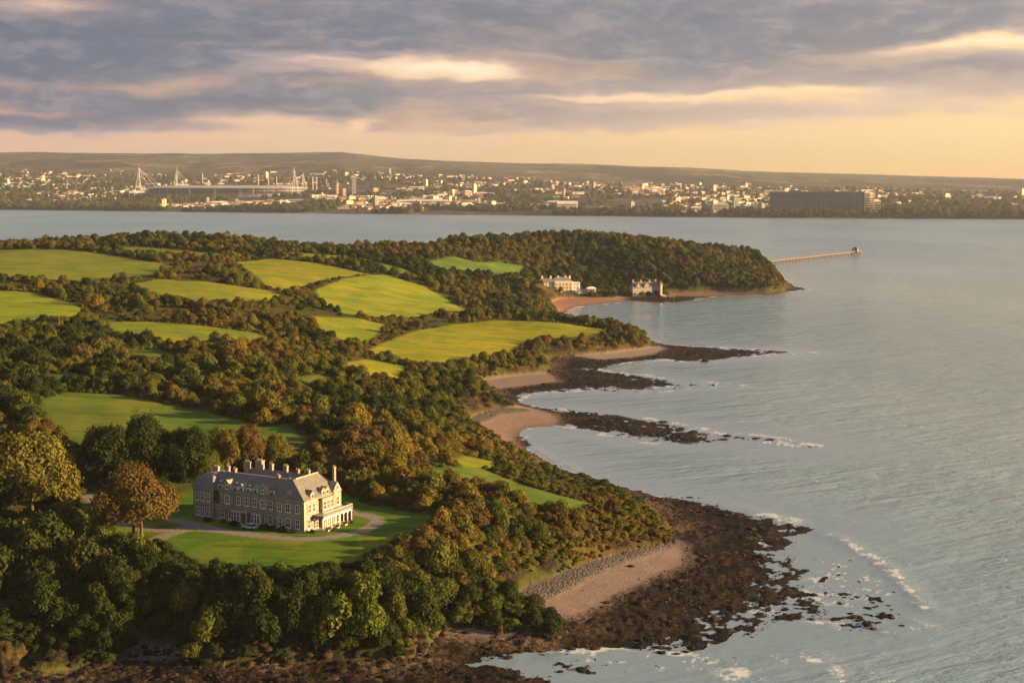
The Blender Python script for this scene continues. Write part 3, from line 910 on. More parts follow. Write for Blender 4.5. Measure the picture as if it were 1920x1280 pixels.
for k, ((px, py), wdt, hgt, cn, lab, nt) in enumerate(HERO):
    P = on_land(np.array([px]), np.array([py]))[0]
    e = tag(link('tree', None, None, P, 0), lab, 'tree')
    co, q, t = BIG_SHAPES[k % 3]
    me = bpy.data.meshes.get('big_crown_%s_%d' % (cn, k % 3)) or raw_mesh('big_crown_%s_%d' % (cn, k % 3), co, q, t, LEAF[cn])
    sx = wdt / 2 * 0.98
    crown = link('crown', me, e, (0, 0, hgt * 0.06 if nt == 1 else hgt * 0.08), k * 1.3, (sx, sx, hgt / 1.28))
    for j in range(nt):
        link('trunk', TRUNKS[j % 2], e, ((j - (nt - 1) / 2) * 2.2, -0.4 * j, 0), j * 1.0, (sx * 0.62, sx * 0.62, hgt * 0.75))
    taken.append((P[0], P[1], wdt))

# scatter plants over everything that is neither field, lawn, drive nor beach
cell = {}
plants = []


def scatter(n_try, rmin, rmax, seed, shrink=1.0):
    r = np.random.default_rng(seed)
    th = np.radians(r.uniform(-24.5, 21.5, n_try)); rr = np.sqrt(r.uniform(rmin ** 2, rmax ** 2, n_try))
    x = rr * np.sin(th); y = rr * np.cos(th)
    dt = signed(T_POLY, x, y)
    m = dt > 0.6
    x, y, dt = x[m], y[m], dt[m]
    S = growth(x, y) * (0.50 + 0.85 * r.random(len(x)) ** 1.4) * shrink
    fd = np.full(len(x), 40.0)
    for p, c in FIELD_POLYS: fd = np.minimum(fd, -near_signed(p, x, y, 40))
    ld = -near_signed(LAWN_POLY, x, y, 40)
    S = np.minimum(S, 0.95 * fd + 1.7)
    front = (y < 348) & (x < 0)
    S = np.minimum(S, np.where(front, 0.42 * ld + 1.8, 1.1 * ld + 2.0))
    S = np.minimum(S, np.where(y < 345, 2.2 * dt + 2.8, np.where((y < 720) & (x > -60), 0.40 * dt + 1.1, 0.8 * dt + 1.4)))
    ok = (fd > 0.18 * S) & (ld > 0.30 * S) & (fd > 0.5)
    gap = fbm(x / 22, y / 30, 3, 140)
    ok &= ~((gap > 0.575) & (y > 430) & (y < 1150) & (r.random(len(x)) < 0.9))
    for l, w in DRIVE_LINES: ok &= polyline_dist(l, x, y) > w + S * 0.4
    # leave the plots of the seaside houses and the sight lines to them free
    ok &= ~((dt < np.where(y < 345, 1.8, 4.0)) & (fbm(x / 7, y / 7, 2, 144) > 0.5))
    for bx, by, br in CLEAR: ok &= np.hypot(x - bx, y - by) > br + S * 0.4
    x, y, S, dt, fd = x[ok], y[ok], S[ok], dt[ok], fd[ok]
    z = ground(x, y)['z']
    for i in range(len(x)):
        s = S[i]
        cx, cy = int(x[i] // 8), int(y[i] // 8)
        good = True
        for a in (-1, 0, 1):
            for b2 in (-1, 0, 1):
                for (qx, qy, qz, qs) in cell.get((cx + a, cy + b2), ()):
                    if (qx - x[i]) ** 2 + (qy - y[i]) ** 2 + (qz - z[i]) ** 2 < (0.24 * (qs + s)) ** 2:
                        good = False; break
                if not good: break
            if not good: break
        if good:
            for (hx, hy, hs) in taken:
                if (hx - x[i]) ** 2 + (hy - y[i]) ** 2 < (0.42 * hs + 0.2 * s) ** 2: good = False; break
        if good:
            cell.setdefault((cx, cy), []).append((x[i], y[i], z[i], s))
            plants.append((x[i], y[i], z[i], s, dt[i], fd[i]))


CLEAR = []
for px, py, z, rad in ((1030, 560, 3, 11), (1048, 559, 3, 10), (1070, 557, 3, 9), (1018, 554, 4, 10), (1050, 549, 4, 18), (1100, 549, 4, 9), (1216, 556, 3, 14), (1200, 556, 3, 8), (1020, 550, 4, 9), (1240, 556, 3, 9), (1075, 552, 4, 10)):
    q = at_level(px, py, z); CLEAR.append((q[0], q[1], rad))
scatter(16000, 280, 520, 1)
scatter(22000, 280, 800, 2)
scatter(52000, 480, 1750, 3)
scatter(26000, 280, 620, 5, 0.8)
scatter(26000, 296, 350, 8, 0.5)
scatter(30000, 280, 1750, 4, 0.6)
scatter(40000, 280, 1100, 6, 0.42)
PL = np.array(plants)

# keep those that the ground does not hide
ang = (G['z'] + 1.0 - CAM_Z) / np.hypot(GX, GY)
cm = np.maximum.accumulate(ang, axis=0)
rr_ = np.hypot(GX[:, 0], GY[:, 0])
th_ = np.degrees(np.arctan2(GX[0], GY[0]))
pr = np.hypot(PL[:, 0], PL[:, 1]); pt = np.degrees(np.arctan2(PL[:, 0], PL[:, 1]))
ri = np.clip(np.searchsorted(rr_, pr) - 6, 0, len(rr_) - 1); ti = np.clip(np.searchsorted(th_, pt), 0, len(th_) - 1)
vis = (PL[:, 2] + PL[:, 3] + 2.0 - CAM_Z) / pr > cm[ri, ti] - 0.004
PL = PL[vis]; pr = pr[vis]
hue = fbm(PL[:, 0] / 40, PL[:, 1] / 55, 3, 150) + rng.normal(0, 0.14, len(PL))
ppx, ppy = to_px(PL[:, 0], PL[:, 1], PL[:, 2])


def pick_colour(h, px, py, s, rnd):
    left_wood = px < 330 and py > 980
    cliff_gold = 760 < px < 1240 and 620 < py < 705
    if left_wood: h -= 0.16  # darker green wood, with the foreground shade put into its leaf colour
    if py > 1060: h -= 0.07  # shade on the front cliffs put into the leaf colour too
    if py < 900: h -= 0.035
    if cliff_gold: h += 0.16  # golden scrub, with the cliff's warm sunlight put into the leaf colour
    if 620 < py < 980 and px > 450: h += 0.03
    if 700 < px < 1270 and 880 < py < 1110: h += 0.05
    if h < 0.41: return 'dark green'
    if h < 0.53: return 'leaf green'
    if h < 0.66: return 'olive'
    if h < 0.75: return 'russet'
    return 'golden' if rnd < 0.45 else 'olive'


colour = [pick_colour(hue[i], ppx[i], ppy[i], PL[i, 3], rng.random()) for i in range(len(PL))]
is_bush = (PL[:, 3] < 4.4)
app = PL[:, 3] / pr * ((ppx > -20) & (ppx < 1940) & (ppy < 1300))
order = np.argsort(-app)
own = set(); nt_, nb_ = 0, 0
for i in order:
    if is_bush[i]:
        if nb_ < 255: own.add(i); nb_ += 1
    elif nt_ < 275: own.add(i); nt_ += 1

MARKS = [('the copper brown tree', 265, 955), ('the manor', 500, 940), ('the front lawn', 520, 1040), ('the rocky cliff nose', 770, 1195), ('the cliff cove', 280, 1235),
         ('the grey shingle beach', 1130, 1060), ('the low spur', 1010, 1150), ('the sandy bay', 930, 820), ('the strip meadow', 1000, 915), ('the large left meadow', 260, 770),
         ('the small lit meadow', 690, 690), ('the end of the drive', 700, 970), ('the huge golden topped tree', 70, 900), ('the long weedy reef', 1180, 800), ('the dark reef flat', 1300, 980), ('the big lit field', 900, 640)]


def where(px, py):
    best = min(MARKS, key=lambda m: math.hypot((px - m[1]) * 0.8, py - m[2]))
    dx_, dy_ = px - best[1], (py - best[2]) * 1.4
    a = math.degrees(math.atan2(-dy_, dx_)) % 360
    d = ['right of', 'up and right of', 'above', 'up and left of', 'left of', 'down and left of', 'below', 'down and right of'][int(((a + 22.5) % 360) // 45)]
    dist = math.hypot(dx_, dy_)
    if dist < 40: return 'next to ' + best[0]
    return ('just ' if dist < 95 else 'well ' if dist > 190 else '') + d + ' ' + best[0]


def size_word(s, bush):
    if bush: return 'tiny' if s < 2.4 else 'low' if s < 3.4 else 'broad'
    return 'small' if s < 6 else 'medium' if s < 8.5 else 'large'


source = []      # crowns that the mass woods repeat
for i in sorted(own, key=lambda j: -app[j]):
    x, y, z, s, dt, fd = PL[i]
    cn = colour[i]; bush = bool(is_bush[i])
    steep = 0.0
    if bush:
        e = link('shrub', None, None, (x, y, z - 0.15 * s))
        tag(e, '%s %s shrub %s' % (size_word(s, True), cn, where(ppx[i], ppy[i])), 'shrub', 'shrubs on the cliffs and slopes')
        v = int(rng.integers(4)); k = 'bush'
        c = link('foliage', CROWN_MESH[k, cn, v], e, (0, 0, 0), rng.uniform(0, 6.28), (s * 0.56, s * 0.56, s * rng.uniform(0.42, 0.60)))
    else:
        e = link('tree', None, None, (x, y, z - 0.1 * s))
        tag(e, '%s %s tree %s' % (size_word(s, False), cn, where(ppx[i], ppy[i])), 'tree', 'trees of the cliff woods')
        v = int(rng.integers(8)); k = 'tree'
        c = link('crown', CROWN_MESH[k, cn, v], e, (0, 0, 0), rng.uniform(0, 6.28), (s * 0.56, s * 0.56, s * rng.uniform(0.46, 0.86)))
        link('trunk', TRUNKS[v % 2], e, (0, 0, 0), rng.uniform(0, 6.28), (s * 0.5, s * 0.5, s * 0.6))
    if (k, cn, v) not in [a for a, _ in source]:
        source.append(((k, cn, v), c))
del taken[:]


def mass(name, label, idx, sources):
    """plants past counting: one object whose crowns repeat those of the single trees"""
    me = bpy.data.meshes.new(name)
    co = PL[idx][:, :3].copy(); co[:, 2] -= 0.10 * PL[idx][:, 3]
    me.vertices.add(len(idx)); me.vertices.foreach_set('co', co.astype(np.float32).ravel())
    keys = [a for a, _ in sources]
    pick = []; scl = []; rot = []
    for i in idx:
        k = 'bush' if is_bush[i] else 'tree'
        cand = [j for j, a in enumerate(keys) if a[0] == k and a[1] == colour[i]] or [j for j, a in enumerate(keys) if a[1] == colour[i]] or list(range(len(keys)))
        pick.append(random.choice(cand)); s = PL[i, 3]
        rot.append((0, 0, random.uniform(0, 6.28))); scl.append((s * 0.56, s * 0.56, s * (random.uniform(0.42, 0.6) if k == 'bush' else random.uniform(0.42, 0.84))))
    a = me.attributes.new('pick', 'INT', 'POINT'); a.data.foreach_set('value', pick)
    a = me.attributes.new('spin', 'FLOAT_VECTOR', 'POINT'); a.data.foreach_set('vector', np.array(rot, np.float32).ravel())
    a = me.attributes.new('grown', 'FLOAT_VECTOR', 'POINT'); a.data.foreach_set('vector', np.array(scl, np.float32).ravel())
    o = bpy.data.objects.new(name, me); COL.objects.link(o)
    ng = bpy.data.node_groups.new(name, 'GeometryNodeTree')
    ng.interface.new_socket('Geometry', in_out='INPUT', socket_type='NodeSocketGeometry')
    ng.interface.new_socket('Geometry', in_out='OUTPUT', socket_type='NodeSocketGeometry')
    L = ng.links; nn = ng.nodes
    gi = nn.new('NodeGroupInput'); go = nn.new('NodeGroupOutput')
    ip = nn.new('GeometryNodeInstanceOnPoints'); jn = nn.new('GeometryNodeJoinGeometry')
    for (_, c) in reversed(sources):
        oi = nn.new('GeometryNodeObjectInfo'); oi.transform_space = 'ORIGINAL'
        oi.inputs['Object'].default_value = c; oi.inputs['As Instance'].default_value = True
        L.new(oi.outputs['Geometry'], jn.inputs[0])
    def named(an, ty):
        q = nn.new('GeometryNodeInputNamedAttribute'); q.data_type = ty; q.inputs[0].default_value = an
        return q.outputs[0]
    L.new(gi.outputs[0], ip.inputs['Points']); L.new(jn.outputs[0], ip.inputs['Instance'])
    ip.inputs['Pick Instance'].default_value = True
    L.new(named('pick', 'INT'), ip.inputs['Instance Index'])
    L.new(named('spin', 'FLOAT_VECTOR'), ip.inputs['Rotation'])
    L.new(named('grown', 'FLOAT_VECTOR'), ip.inputs['Scale'])
    L.new(ip.outputs[0], go.inputs[0])
    mod = o.modifiers.new('woods', 'NODES'); mod.node_group = ng
    return tag(o, label, None, None, 'stuff')


rest = [i for i in range(len(PL)) if i not in own]
# boulders of the weedy reefs
def boulder(seed):
    r = np.random.default_rng(seed)
    bm = bmesh.new(); bmesh.ops.create_icosphere(bm, subdivisions=2, radius=0.5)
    for v in bm.verts:
        d = v.co.normalized(); q = np.array(d) * 2.1 + seed
        v.co = d * (0.42 + 0.22 * float(fbm(np.array([q[0] + q[2]]), np.array([q[1] - q[2]]), 2, seed)[0]))
        v.co.z *= 0.45
    me = bpy.data.meshes.new('boulder'); bm.to_mesh(me); bm.free(); me.materials.append(rock_mat)
    return me


rock_mat, n, b, o = material('weedy_rock')
oi = n.add('ShaderNodeObjectInfo')
tcn = n.add('ShaderNodeTexCoord')
rc = n.mix(n.step(oi.outputs['Random'], 0.0, 0.85), (0.007, 0.006, 0.005), (0.030, 0.021, 0.014))
rc = n.mix(n.step(oi.outputs['Random'], 0.90, 0.95), rc, (0.07, 0.045, 0.022))
n.put(b, 'Base Color', n.mix(n.step(n.noise(tcn.outputs['Object'], 5.0, 4, 0.7), 0.4, 0.7, 0.0, 0.6), rc, (0.008, 0.008, 0.005)))
n.put(b, 'Roughness', 0.8); n.put(b, 'Specular IOR Level', 0.12)
BOULDERS = [boulder(7), boulder(8), boulder(9)]
rb = np.random.default_rng(61)
th = np.radians(rb.uniform(-21, 17, 90000)); rr2 = 300 * np.exp(rb.random(90000) * math.log(950 / 300)); bx_ = rr2 * np.sin(th); by_ = rr2 * np.cos(th)
bg_ = ground(bx_, by_)
okb = (bg_['dt'] < 0.5) & (bg_['z'] > -0.12) & (bg_['z'] < 2.6) & (rb.random(90000) < 0.004 + bg_['rock'] * 0.9 * smooth(fbm(bx_ / 8, by_ / 8, 3, 63), 0.36, 0.56))
bi = np.where(okb)[0]
bs = rb.lognormal(-0.62, 0.42, len(bi)) * np.interp(rr2[bi], [300, 900], [0.9, 1.6])
ap_ = np.argsort(-bs / rr2[bi])
for k in ap_[:140]:
    i = bi[k]
    px, py = to_px(bx_[i], by_[i], bg_['z'][i])
    o = link('boulder', BOULDERS[int(k) % 3], None, (bx_[i], by_[i], bg_['z'][i] + 0.05), float(rb.uniform(0, 6.28)), (bs[k] * 1.6, bs[k] * 1.3, bs[k] * 1.3))
    tag(o, '%s dark weedy boulder %s' % ('large' if bs[k] > 1.9 else 'medium', where(px, py)), 'boulder', 'boulders on the reef flats')
    if k == ap_[0] or k == ap_[1] or k == ap_[2]: source_rock = globals().setdefault('source_rock', []); source_rock.append((('rock', '', len(source_rock)), o))
zones = {'headland_wood': [], 'ridge_wood': [], 'hedgerows': [], 'thicket': [], 'slope_scrub': []}
for i in rest:
    px, py = ppx[i], ppy[i]
    if pr[i] > 1080 and px > 640: zones['headland_wood'].append(i)
    elif pr[i] > 1180: zones['ridge_wood'].append(i)
    elif pr[i] > 700: zones['hedgerows'].append(i)
    elif px > 880 or py > 960: zones['slope_scrub'].append(i)
    else: zones['thicket'].append(i)
LAB = {'headland_wood': 'dense brown green wood covering the round headland', 'ridge_wood': 'dark wood along the ridge above the upper fields',
       'hedgerows': 'hedgerows and copses between the lit fields', 'thicket': 'mixed autumn thicket on the slope behind the manor', 'slope_scrub': 'low scrub on the slope above the beaches'}
for zn, idx in zones.items():
    if idx: mass(zn, LAB[zn], idx, source)
keep3 = PL, is_bush, colour
kk = ap_[140:]
PL = np.stack([bx_[bi[kk]], by_[bi[kk]], bg_['z'][bi[kk]] + 0.1 * bs[kk], bs[kk] * 2.0, 0 * bs[kk], 0 * bs[kk]], -1)
is_bush = np.zeros(len(PL), bool); colour = [''] * len(PL)
mass('reef_stones', 'countless dark weedy stones strewn over the reef flats', list(range(len(PL))), source_rock)
rc_ = np.random.default_rng(71)
th = np.radians(rc_.uniform(-21, 3, 9000)); r2_ = rc_.uniform(300, 345, 9000); qx_ = r2_ * np.sin(th); qy_ = r2_ * np.cos(th)
gq = ground(qx_, qy_)
qi = np.where((gq['dt'] > -1.2) & (gq['dt'] < 5.0) & (rc_.random(9000) < 0.5))[0][:420]
qs_ = rc_.uniform(0.9, 2.3, len(qi))
PL = np.stack([qx_[qi], qy_[qi], gq['z'][qi], qs_ * 2.2, qs_ * 0, qs_ * 0], -1)
is_bush = np.zeros(len(PL), bool); colour = [''] * len(PL)
mass('cliff_rocks', 'broken dark rocks along the foot of the near cliff', list(range(len(PL))), source_rock)
PL, is_bush, colour = keep3
print('plants', len(PL), 'own', len(own), {k: len(v) for k, v in zones.items()}, 'sources', len(source))

# ------------------------------------------------------------------ building kit
class MB:
    def __init__(self): self.bm = bmesh.new()

    def box(self, x0, x1, y0, y1, z0, z1, m=0):
        v = [self.bm.verts.new(p) for p in ((x0, y0, z0), (x1, y0, z0), (x1, y1, z0), (x0, y1, z0), (x0, y0, z1), (x1, y0, z1), (x1, y1, z1), (x0, y1, z1))]
        for q in ((3, 2, 1, 0), (4, 5, 6, 7), (0, 1, 5, 4), (1, 2, 6, 5), (2, 3, 7, 6), (3, 0, 4, 7)):
            self.bm.faces.new([v[i] for i in q]).material_index = m
        return self

    def hull(self, pts, faces, m=0):
        v = [self.bm.verts.new(p) for p in pts]
        for q in faces: self.bm.faces.new([v[i] for i in q]).material_index = m
        return self

    def hip(self, x0, x1, y0, y1, z0, z1, a, b, axis='x', m=0):
        """roof with its ridge along an axis; a and b are the insets of the ridge ends (0 makes a gable)"""
        if axis == 'x':
            ym = (y0 + y1) / 2; r = [(x0 + a, ym, z1), (x1 - b, ym, z1)]
            f = [(0, 1, 5, 4), (2, 3, 4, 5), (3, 0, 4), (1, 2, 5)]
        else:
            xm = (x0 + x1) / 2; r = [(xm, y0 + a, z1), (xm, y1 - b, z1)]
            f = [(0, 1, 4), (1, 2, 5, 4), (2, 3, 5), (3, 0, 4, 5)]
        return self.hull([(x0, y0, z0), (x1, y0, z0), (x1, y1, z0), (x0, y1, z0)] + r, f + [(3, 2, 1, 0)], m)

    def rings(self, rects, m=0):
        """stacked rectangles (x0,x1,y0,y1,z) joined into one shell: mansards, domes, turrets"""
        rows = [[self.bm.verts.new(p) for p in ((x0, y0, z), (x1, y0, z), (x1, y1, z), (x0, y1, z))] for x0, x1, y0, y1, z in rects]
        for A, B in zip(rows[:-1], rows[1:]):
            for k in range(4): self.bm.faces.new((A[k], A[(k + 1) % 4], B[(k + 1) % 4], B[k])).material_index = m
        self.bm.faces.new(rows[-1]).material_index = m; self.bm.faces.new(rows[0][::-1]).material_index = m
        return self

    def cyl(self, x, y, z0, z1, r0, r1=None, seg=8, m=0):
        r1 = r0 if r1 is None else r1
        A = [self.bm.verts.new((x + r0 * math.cos(k * 2 * math.pi / seg), y + r0 * math.sin(k * 2 * math.pi / seg), z0)) for k in range(seg)]
        B = [self.bm.verts.new((x + r1 * math.cos(k * 2 * math.pi / seg), y + r1 * math.sin(k * 2 * math.pi / seg), z1)) for k in range(seg)]
        for k in range(seg): self.bm.faces.new((A[k], A[(k + 1) % seg], B[(k + 1) % seg], B[k])).material_index = m
        self.bm.faces.new(B).material_index = m; self.bm.faces.new(A[::-1]).material_index = m
        return self

    def bar(self, p, q, r, seg=6, m=0):
        n0 = len(self.bm.faces)
        tube(self.bm, [p, q], [r, r], seg)
        self.bm.faces.ensure_lookup_table()
        for f in self.bm.faces[n0:]: f.material_index = m
        return self

    def mesh(self, name, mats):
        bmesh.ops.recalc_face_normals(self.bm, faces=self.bm.faces)
        me = bpy.data.meshes.new(name); self.bm.to_mesh(me); self.bm.free()
        for m in (mats if isinstance(mats, (list, tuple)) else [mats]): me.materials.append(m)
        return me

    def build(self, name, mats, parent=None, loc=(0, 0, 0), rot=0.0):
        return link(name, self.mesh(name, mats), parent, loc, rot)


def plain(name, c, rough=0.7, var=0.25, scale=1.5, spec=0.3, stretch=(1, 1, 1), bump=0.0, coords='Object'):
    m, n, b, o = material(name)
    tcn = n.add('ShaderNodeTexCoord')
    v = n.scale(tcn.outputs[coords], stretch)
    f = n.noise(v, scale, 5, 0.65)
    n.put(b, 'Base Color', n.mix(n.step(f, 0.3, 0.7), tuple(k * (1 - var) for k in c), tuple(min(0.95, k * (1 + var)) for k in c)))
    n.put(b, 'Roughness', rough); n.put(b, 'Specular IOR Level', spec)
    if bump: n.put(b, 'Normal', n.bump(f, bump, 0.1))
    return m


def ashlar(name, c, bw=0.9, bh=0.38):
    m, n, b, o = material(name)
    tcn = n.add('ShaderNodeTexCoord'); sp = n.add('ShaderNodeSeparateXYZ'); n.l.new(tcn.outputs['Object'], sp.inputs[0])
    geo = n.add('ShaderNodeNewGeometry')
    v = n.combine(n.math('ADD', sp.outputs[0], sp.outputs[1]), sp.outputs[2], 0.0)
    br = n.add('ShaderNodeTexBrick'); n.put(br, 'Vector', v); n.put(br, 'Scale', 1.0); n.put(br, 'Brick Width', bw); n.put(br, 'Row Height', bh); n.put(br, 'Mortar Size', 0.025)
    n.put(br, 'Color1', (*[k * 0.75 for k in c], 1)); n.put(br, 'Color2', (*[k * 1.2 for k in c], 1)); n.put(br, 'Mortar', (*[k * 0.7 for k in c], 1))
    f = n.noise(tcn.outputs['Object'], 0.35, 5, 0.65)
    f2 = n.noise(n.scale(tcn.outputs['Object'], (1.2, 1.2, 0.25)), 1.0, 4, 0.6)
    base = n.mix(n.step(f, 0.35, 0.7, 0.0, 0.45), br.outputs['Color'], (c[0] * 0.62, c[1] * 0.66, c[2] * 0.68))
    base = n.mix(n.step(f2, 0.55, 0.8, 0.0, 0.4), base, tuple(k * 0.5 for k in c))
    n.put(b, 'Base Color', base); n.put(b, 'Roughness', 0.85); n.put(b, 'Specular IOR Level', 0.2)
    n.put(b, 'Normal', n.bump(br.outputs['Fac'], -0.4, 0.04))
    return m


def slate(name, c):
    m, n, b, o = material(name)
    tcn = n.add('ShaderNodeTexCoord'); sp = n.add('ShaderNodeSeparateXYZ'); n.l.new(tcn.outputs['Object'], sp.inputs[0])
    v = n.combine(n.math('ADD', sp.outputs[0], n.math('MULTIPLY', sp.outputs[1], 1.0)), n.math('MULTIPLY', sp.outputs[2], 1.3), 0.0)
    br = n.add('ShaderNodeTexBrick'); n.put(br, 'Vector', v); n.put(br, 'Scale', 1.0); n.put(br, 'Brick Width', 0.5); n.put(br, 'Row Height', 0.35); n.put(br, 'Mortar Size', 0.012)
    n.put(br, 'Color1', (*[k * 0.7 for k in c], 1)); n.put(br, 'Color2', (*[k * 1.25 for k in c], 1)); n.put(br, 'Mortar', (*[k * 0.5 for k in c], 1))
    f = n.noise(tcn.outputs['Object'], 0.5, 5, 0.7)
    n.put(b, 'Base Color', n.mix(n.step(f, 0.45, 0.75, 0.0, 0.6), br.outputs['Color'], (c[0] * 0.8, c[1] * 0.95, c[2] * 0.72)))
    n.put(b, 'Roughness', 0.55); n.put(b, 'Specular IOR Level', 0.4)
    n.put(b, 'Normal', n.bump(br.outputs['Fac'], -0.5, 0.03))
    return m


STONE = ashlar('buff_stone', (0.285, 0.255, 0.22))
STONE_TRIM = plain('pale_dressed_stone', (0.38, 0.33, 0.275), 0.8, 0.15)
SLATE = slate('grey_slate', (0.15, 0.142, 0.14))
SLATE_BLUE = slate('blue_slate', (0.135, 0.145, 0.165))
WHITE = plain('white_paint', (0.74, 0.73, 0.70), 0.5, 0.06)
LEADF = plain('lead_flat', (0.20, 0.19, 0.185), 0.6, 0.2)
WOOD = plain('door_wood', (0.32, 0.15, 0.05), 0.6, 0.3, 3.0)
TERRA = plain('clay_pot', (0.33, 0.22, 0.15), 0.8, 0.2, 3.0)
COPPER = plain('green_copper', (0.20, 0.30, 0.26), 0.6, 0.2)
GLASS, n, b, o = material('window_glass')
n.put(b, 'Base Color', (0.015, 0.018, 0.022, 1)); n.put(b, 'Roughness', 0.06); n.put(b, 'Specular IOR Level', 0.8)


def window(parent, origin, along, w, h, lights=2, rows=2, frame=WHITE, surround=None, depth=0.16, arch=False, name='window'):
    """a window unit standing on a wall face: origin = middle of the sill line, along = angle of the wall"""
    f = MB(); t = 0.09 if w < 1.5 else 0.11
    hw = w / 2
    f.box(-hw, -hw + t, -depth, 0.02, 0, h); f.box(hw - t, hw, -depth, 0.02, 0, h)
    f.box(-hw + t, hw - t, -depth, 0.02, h - t, h); f.box(-hw - 0.08, hw + 0.08, -depth - 0.10, 0.02, -0.12, 0)
    f.box(-hw + t, hw - t, -depth, 0.02, 0, t)
    for k in range(1, lights): x = -hw + w * k / lights; f.box(x - 0.04, x + 0.04, -depth + 0.02, 0.01, t, h - t)
    for k in range(1, rows): z = h * k / rows; f.box(-hw + t, hw - t, -depth + 0.03, 0.0, z - 0.035, z + 0.035)
    if arch:
        pts = []; seg = 8
        for k in range(seg + 1):
            a = math.pi * k / seg
            pts.append((hw * math.cos(a), hw * 0.55 * math.sin(a)))
        f.hull([(x, -depth, h + z) for x, z in pts] + [(x, 0.02, h + z) for x, z in pts],
               [tuple(range(seg + 1)), tuple(range(2 * seg + 1, seg, -1))] + [(k, k + seg + 1, k + seg + 2, k + 1) for k in range(seg)])
    fo = f.build(name, frame, parent, origin, along)
    p = MB(); p.box(-hw + t, hw - t, -depth * 0.45, -0.01, t, h - t)
    p.build('pane', GLASS, fo)
    return fo


def chimney(parent, x, y, z0, z1, w=1.1, d=0.8, pots=3, mat=None):
    c = MB(); c.box(x - w / 2, x + w / 2, y - d / 2, y + d / 2, z0, z1 - 0.3)
    c.box(x - w / 2 - 0.1, x + w / 2 + 0.1, y - d / 2 - 0.1, y + d / 2 + 0.1, z1 - 0.3, z1)
    co = c.build('chimney', mat or STONE, parent)
    p = MB()
    for k in range(pots):
        px_ = x + (k - (pots - 1) / 2) * w * 0.8 / max(pots - 1, 1)
        p.cyl(px_, y, z1, z1 + 0.5, 0.12, 0.09)
    p.build('chimney_pots', TERRA, co)
    return co


def dormer(parent, origin, along, w=1.5, h=1.4, depth=2.2, wall=None, roof=None, curved=False):
    """a roof dormer looking out along -y of its own axes"""
    d = MB(); hw = w / 2
    d.box(-hw, hw, 0, depth, -0.6, h)
    do = d.build('dormer', wall or STONE_TRIM, parent, origin, along)
    r = MB()
    if curved:
        pts = [(hw * 1.12 * math.cos(math.pi * k / 8), h + 0.004 + hw * 0.95 * math.sin(math.pi * k / 8)) for k in range(9)]
        r.hull([(x, -0.12, z) for x, z in pts] + [(x, depth, z) for x, z in pts], [tuple(range(9)), tuple(range(17, 8, -1)), (0, 9, 17, 8)] + [(k, k + 1, k + 10, k + 9) for k in range(8)])
    else:
        r.hip(-hw - 0.15, hw + 0.15, -0.15, depth, h + 0.004, h + 0.95, 0, 0, 'y')
    r.build('dormer_roof', roof or SLATE, do)
    f = MB(); f.box(-hw * 0.62, hw * 0.62, -0.10, 0.0, 0.05, h - 0.15)
    f.build('dormer_window', WHITE, do)
    p = MB()
    for s in (-1, 1): p.box(min(s * hw * 0.53, s * 0.04), max(s * hw * 0.53, s * 0.04), -0.13, -0.101, 0.15, h - 0.25)
    p.build('dormer_pane', GLASS, do)
    return do


# ------------------------------------------------------------------ the manor
MA = at_level(571, 999, PLAT)
mu = at_level(352, 914, PLAT + 8.5) - at_level(569, 937.5, PLAT + 8.5)
man_rot = math.atan2(mu[1], mu[0]) - math.radians(4.0)     # direction of the long front, right corner to left end
manor = tag(link('manor_house', None, None, (MA[0], MA[1], PLAT), man_rot), 'long grey stone manor with slate roofs, chimneys and white veranda on the lawn', 'house')
manor.scale = (1.06, 1.0, 0.97)
# own axes: x runs along the front from the right corner, the front looks to +y, so depth is negative y
def fy(d): return -d
ML, EH = 35.0, 8.5
w_ = MB()
w_.box(0, 9.2, -16.0, 0, -0.4, EH)                     # cross wing at the right
w_.box(9.2, 28.6, -10.0, -0.9, -0.4, EH - 0.002)       # main range
w_.box(28.6, ML, -11.5, -0.2, -0.4, EH)                # end pavilion
w_.box(9.2, 30.0, -18.0, -10.0, -0.4, EH - 0.3)        # rear range
walls = w_.build('wall', STONE, manor)
t_ = MB()
for z in (4.15, EH - 0.28):
    e = 0.10 if z < 5 else 0.22; th = 0.22 if z < 5 else 0.28
    t_.box(-e, 9.2 + e, 0, e, z, z + th); t_.box(-e, 0, -16.0, 0, z, z + th)
    t_.box(9.2 + e, 28.6 - e, -0.9, -0.9 + e, z, z + th); t_.box(28.6 - e, ML + e, -0.2, -0.2 + e, z, z + th); t_.box(ML, ML + e, -11.5, -0.2, z, z + th)
t_.box(-0.14, 9.3, 0, 0.14, -0.4, 0.55); t_.box(-0.14, 0, -16, 0, -0.4, 0.55); t_.box(9.3, 28.5, -0.9, -0.76, -0.4, 0.5)
t_.build('string_course', STONE_TRIM, manor)
q_ = MB()
for k in range(14):
    s = 0.55 if k % 2 else 0.35
    q_.box(-0.05, s, -s, 0.05, 0.6 + k * 0.56, 0.6 + k * 0.56 + 0.5)
q_.build('quoins', STONE_TRIM, manor)
r_ = MB()
r_.hip(-0.45, 9.6, -16.4, 0.45, EH + 0.004, 13.6, 3.6, 2.2, 'y')
wing_roof = r_.build('roof', SLATE, manor)
r_ = MB(); r_.hip(5.0, 30.5, -10.3, -0.5, EH + 0.002, 12.6, 0.0, 0.0, 'x'); r_.build('roof', SLATE, manor)
r_ = MB(); r_.hip(5.5, 30.4, -18.3, -9.8, EH - 0.29, 12.4, 2.0, 3.0, 'x'); r_.build('roof', SLATE, manor)
r_ = MB()
x0, x1, y0, y1 = 28.2, ML + 0.4, -11.9, 0.2
prof = [(0, 0), (0.35, 1.0), (0.85, 2.1), (1.5, 3.0), (2.3, 3.6), (3.1, 3.85)]
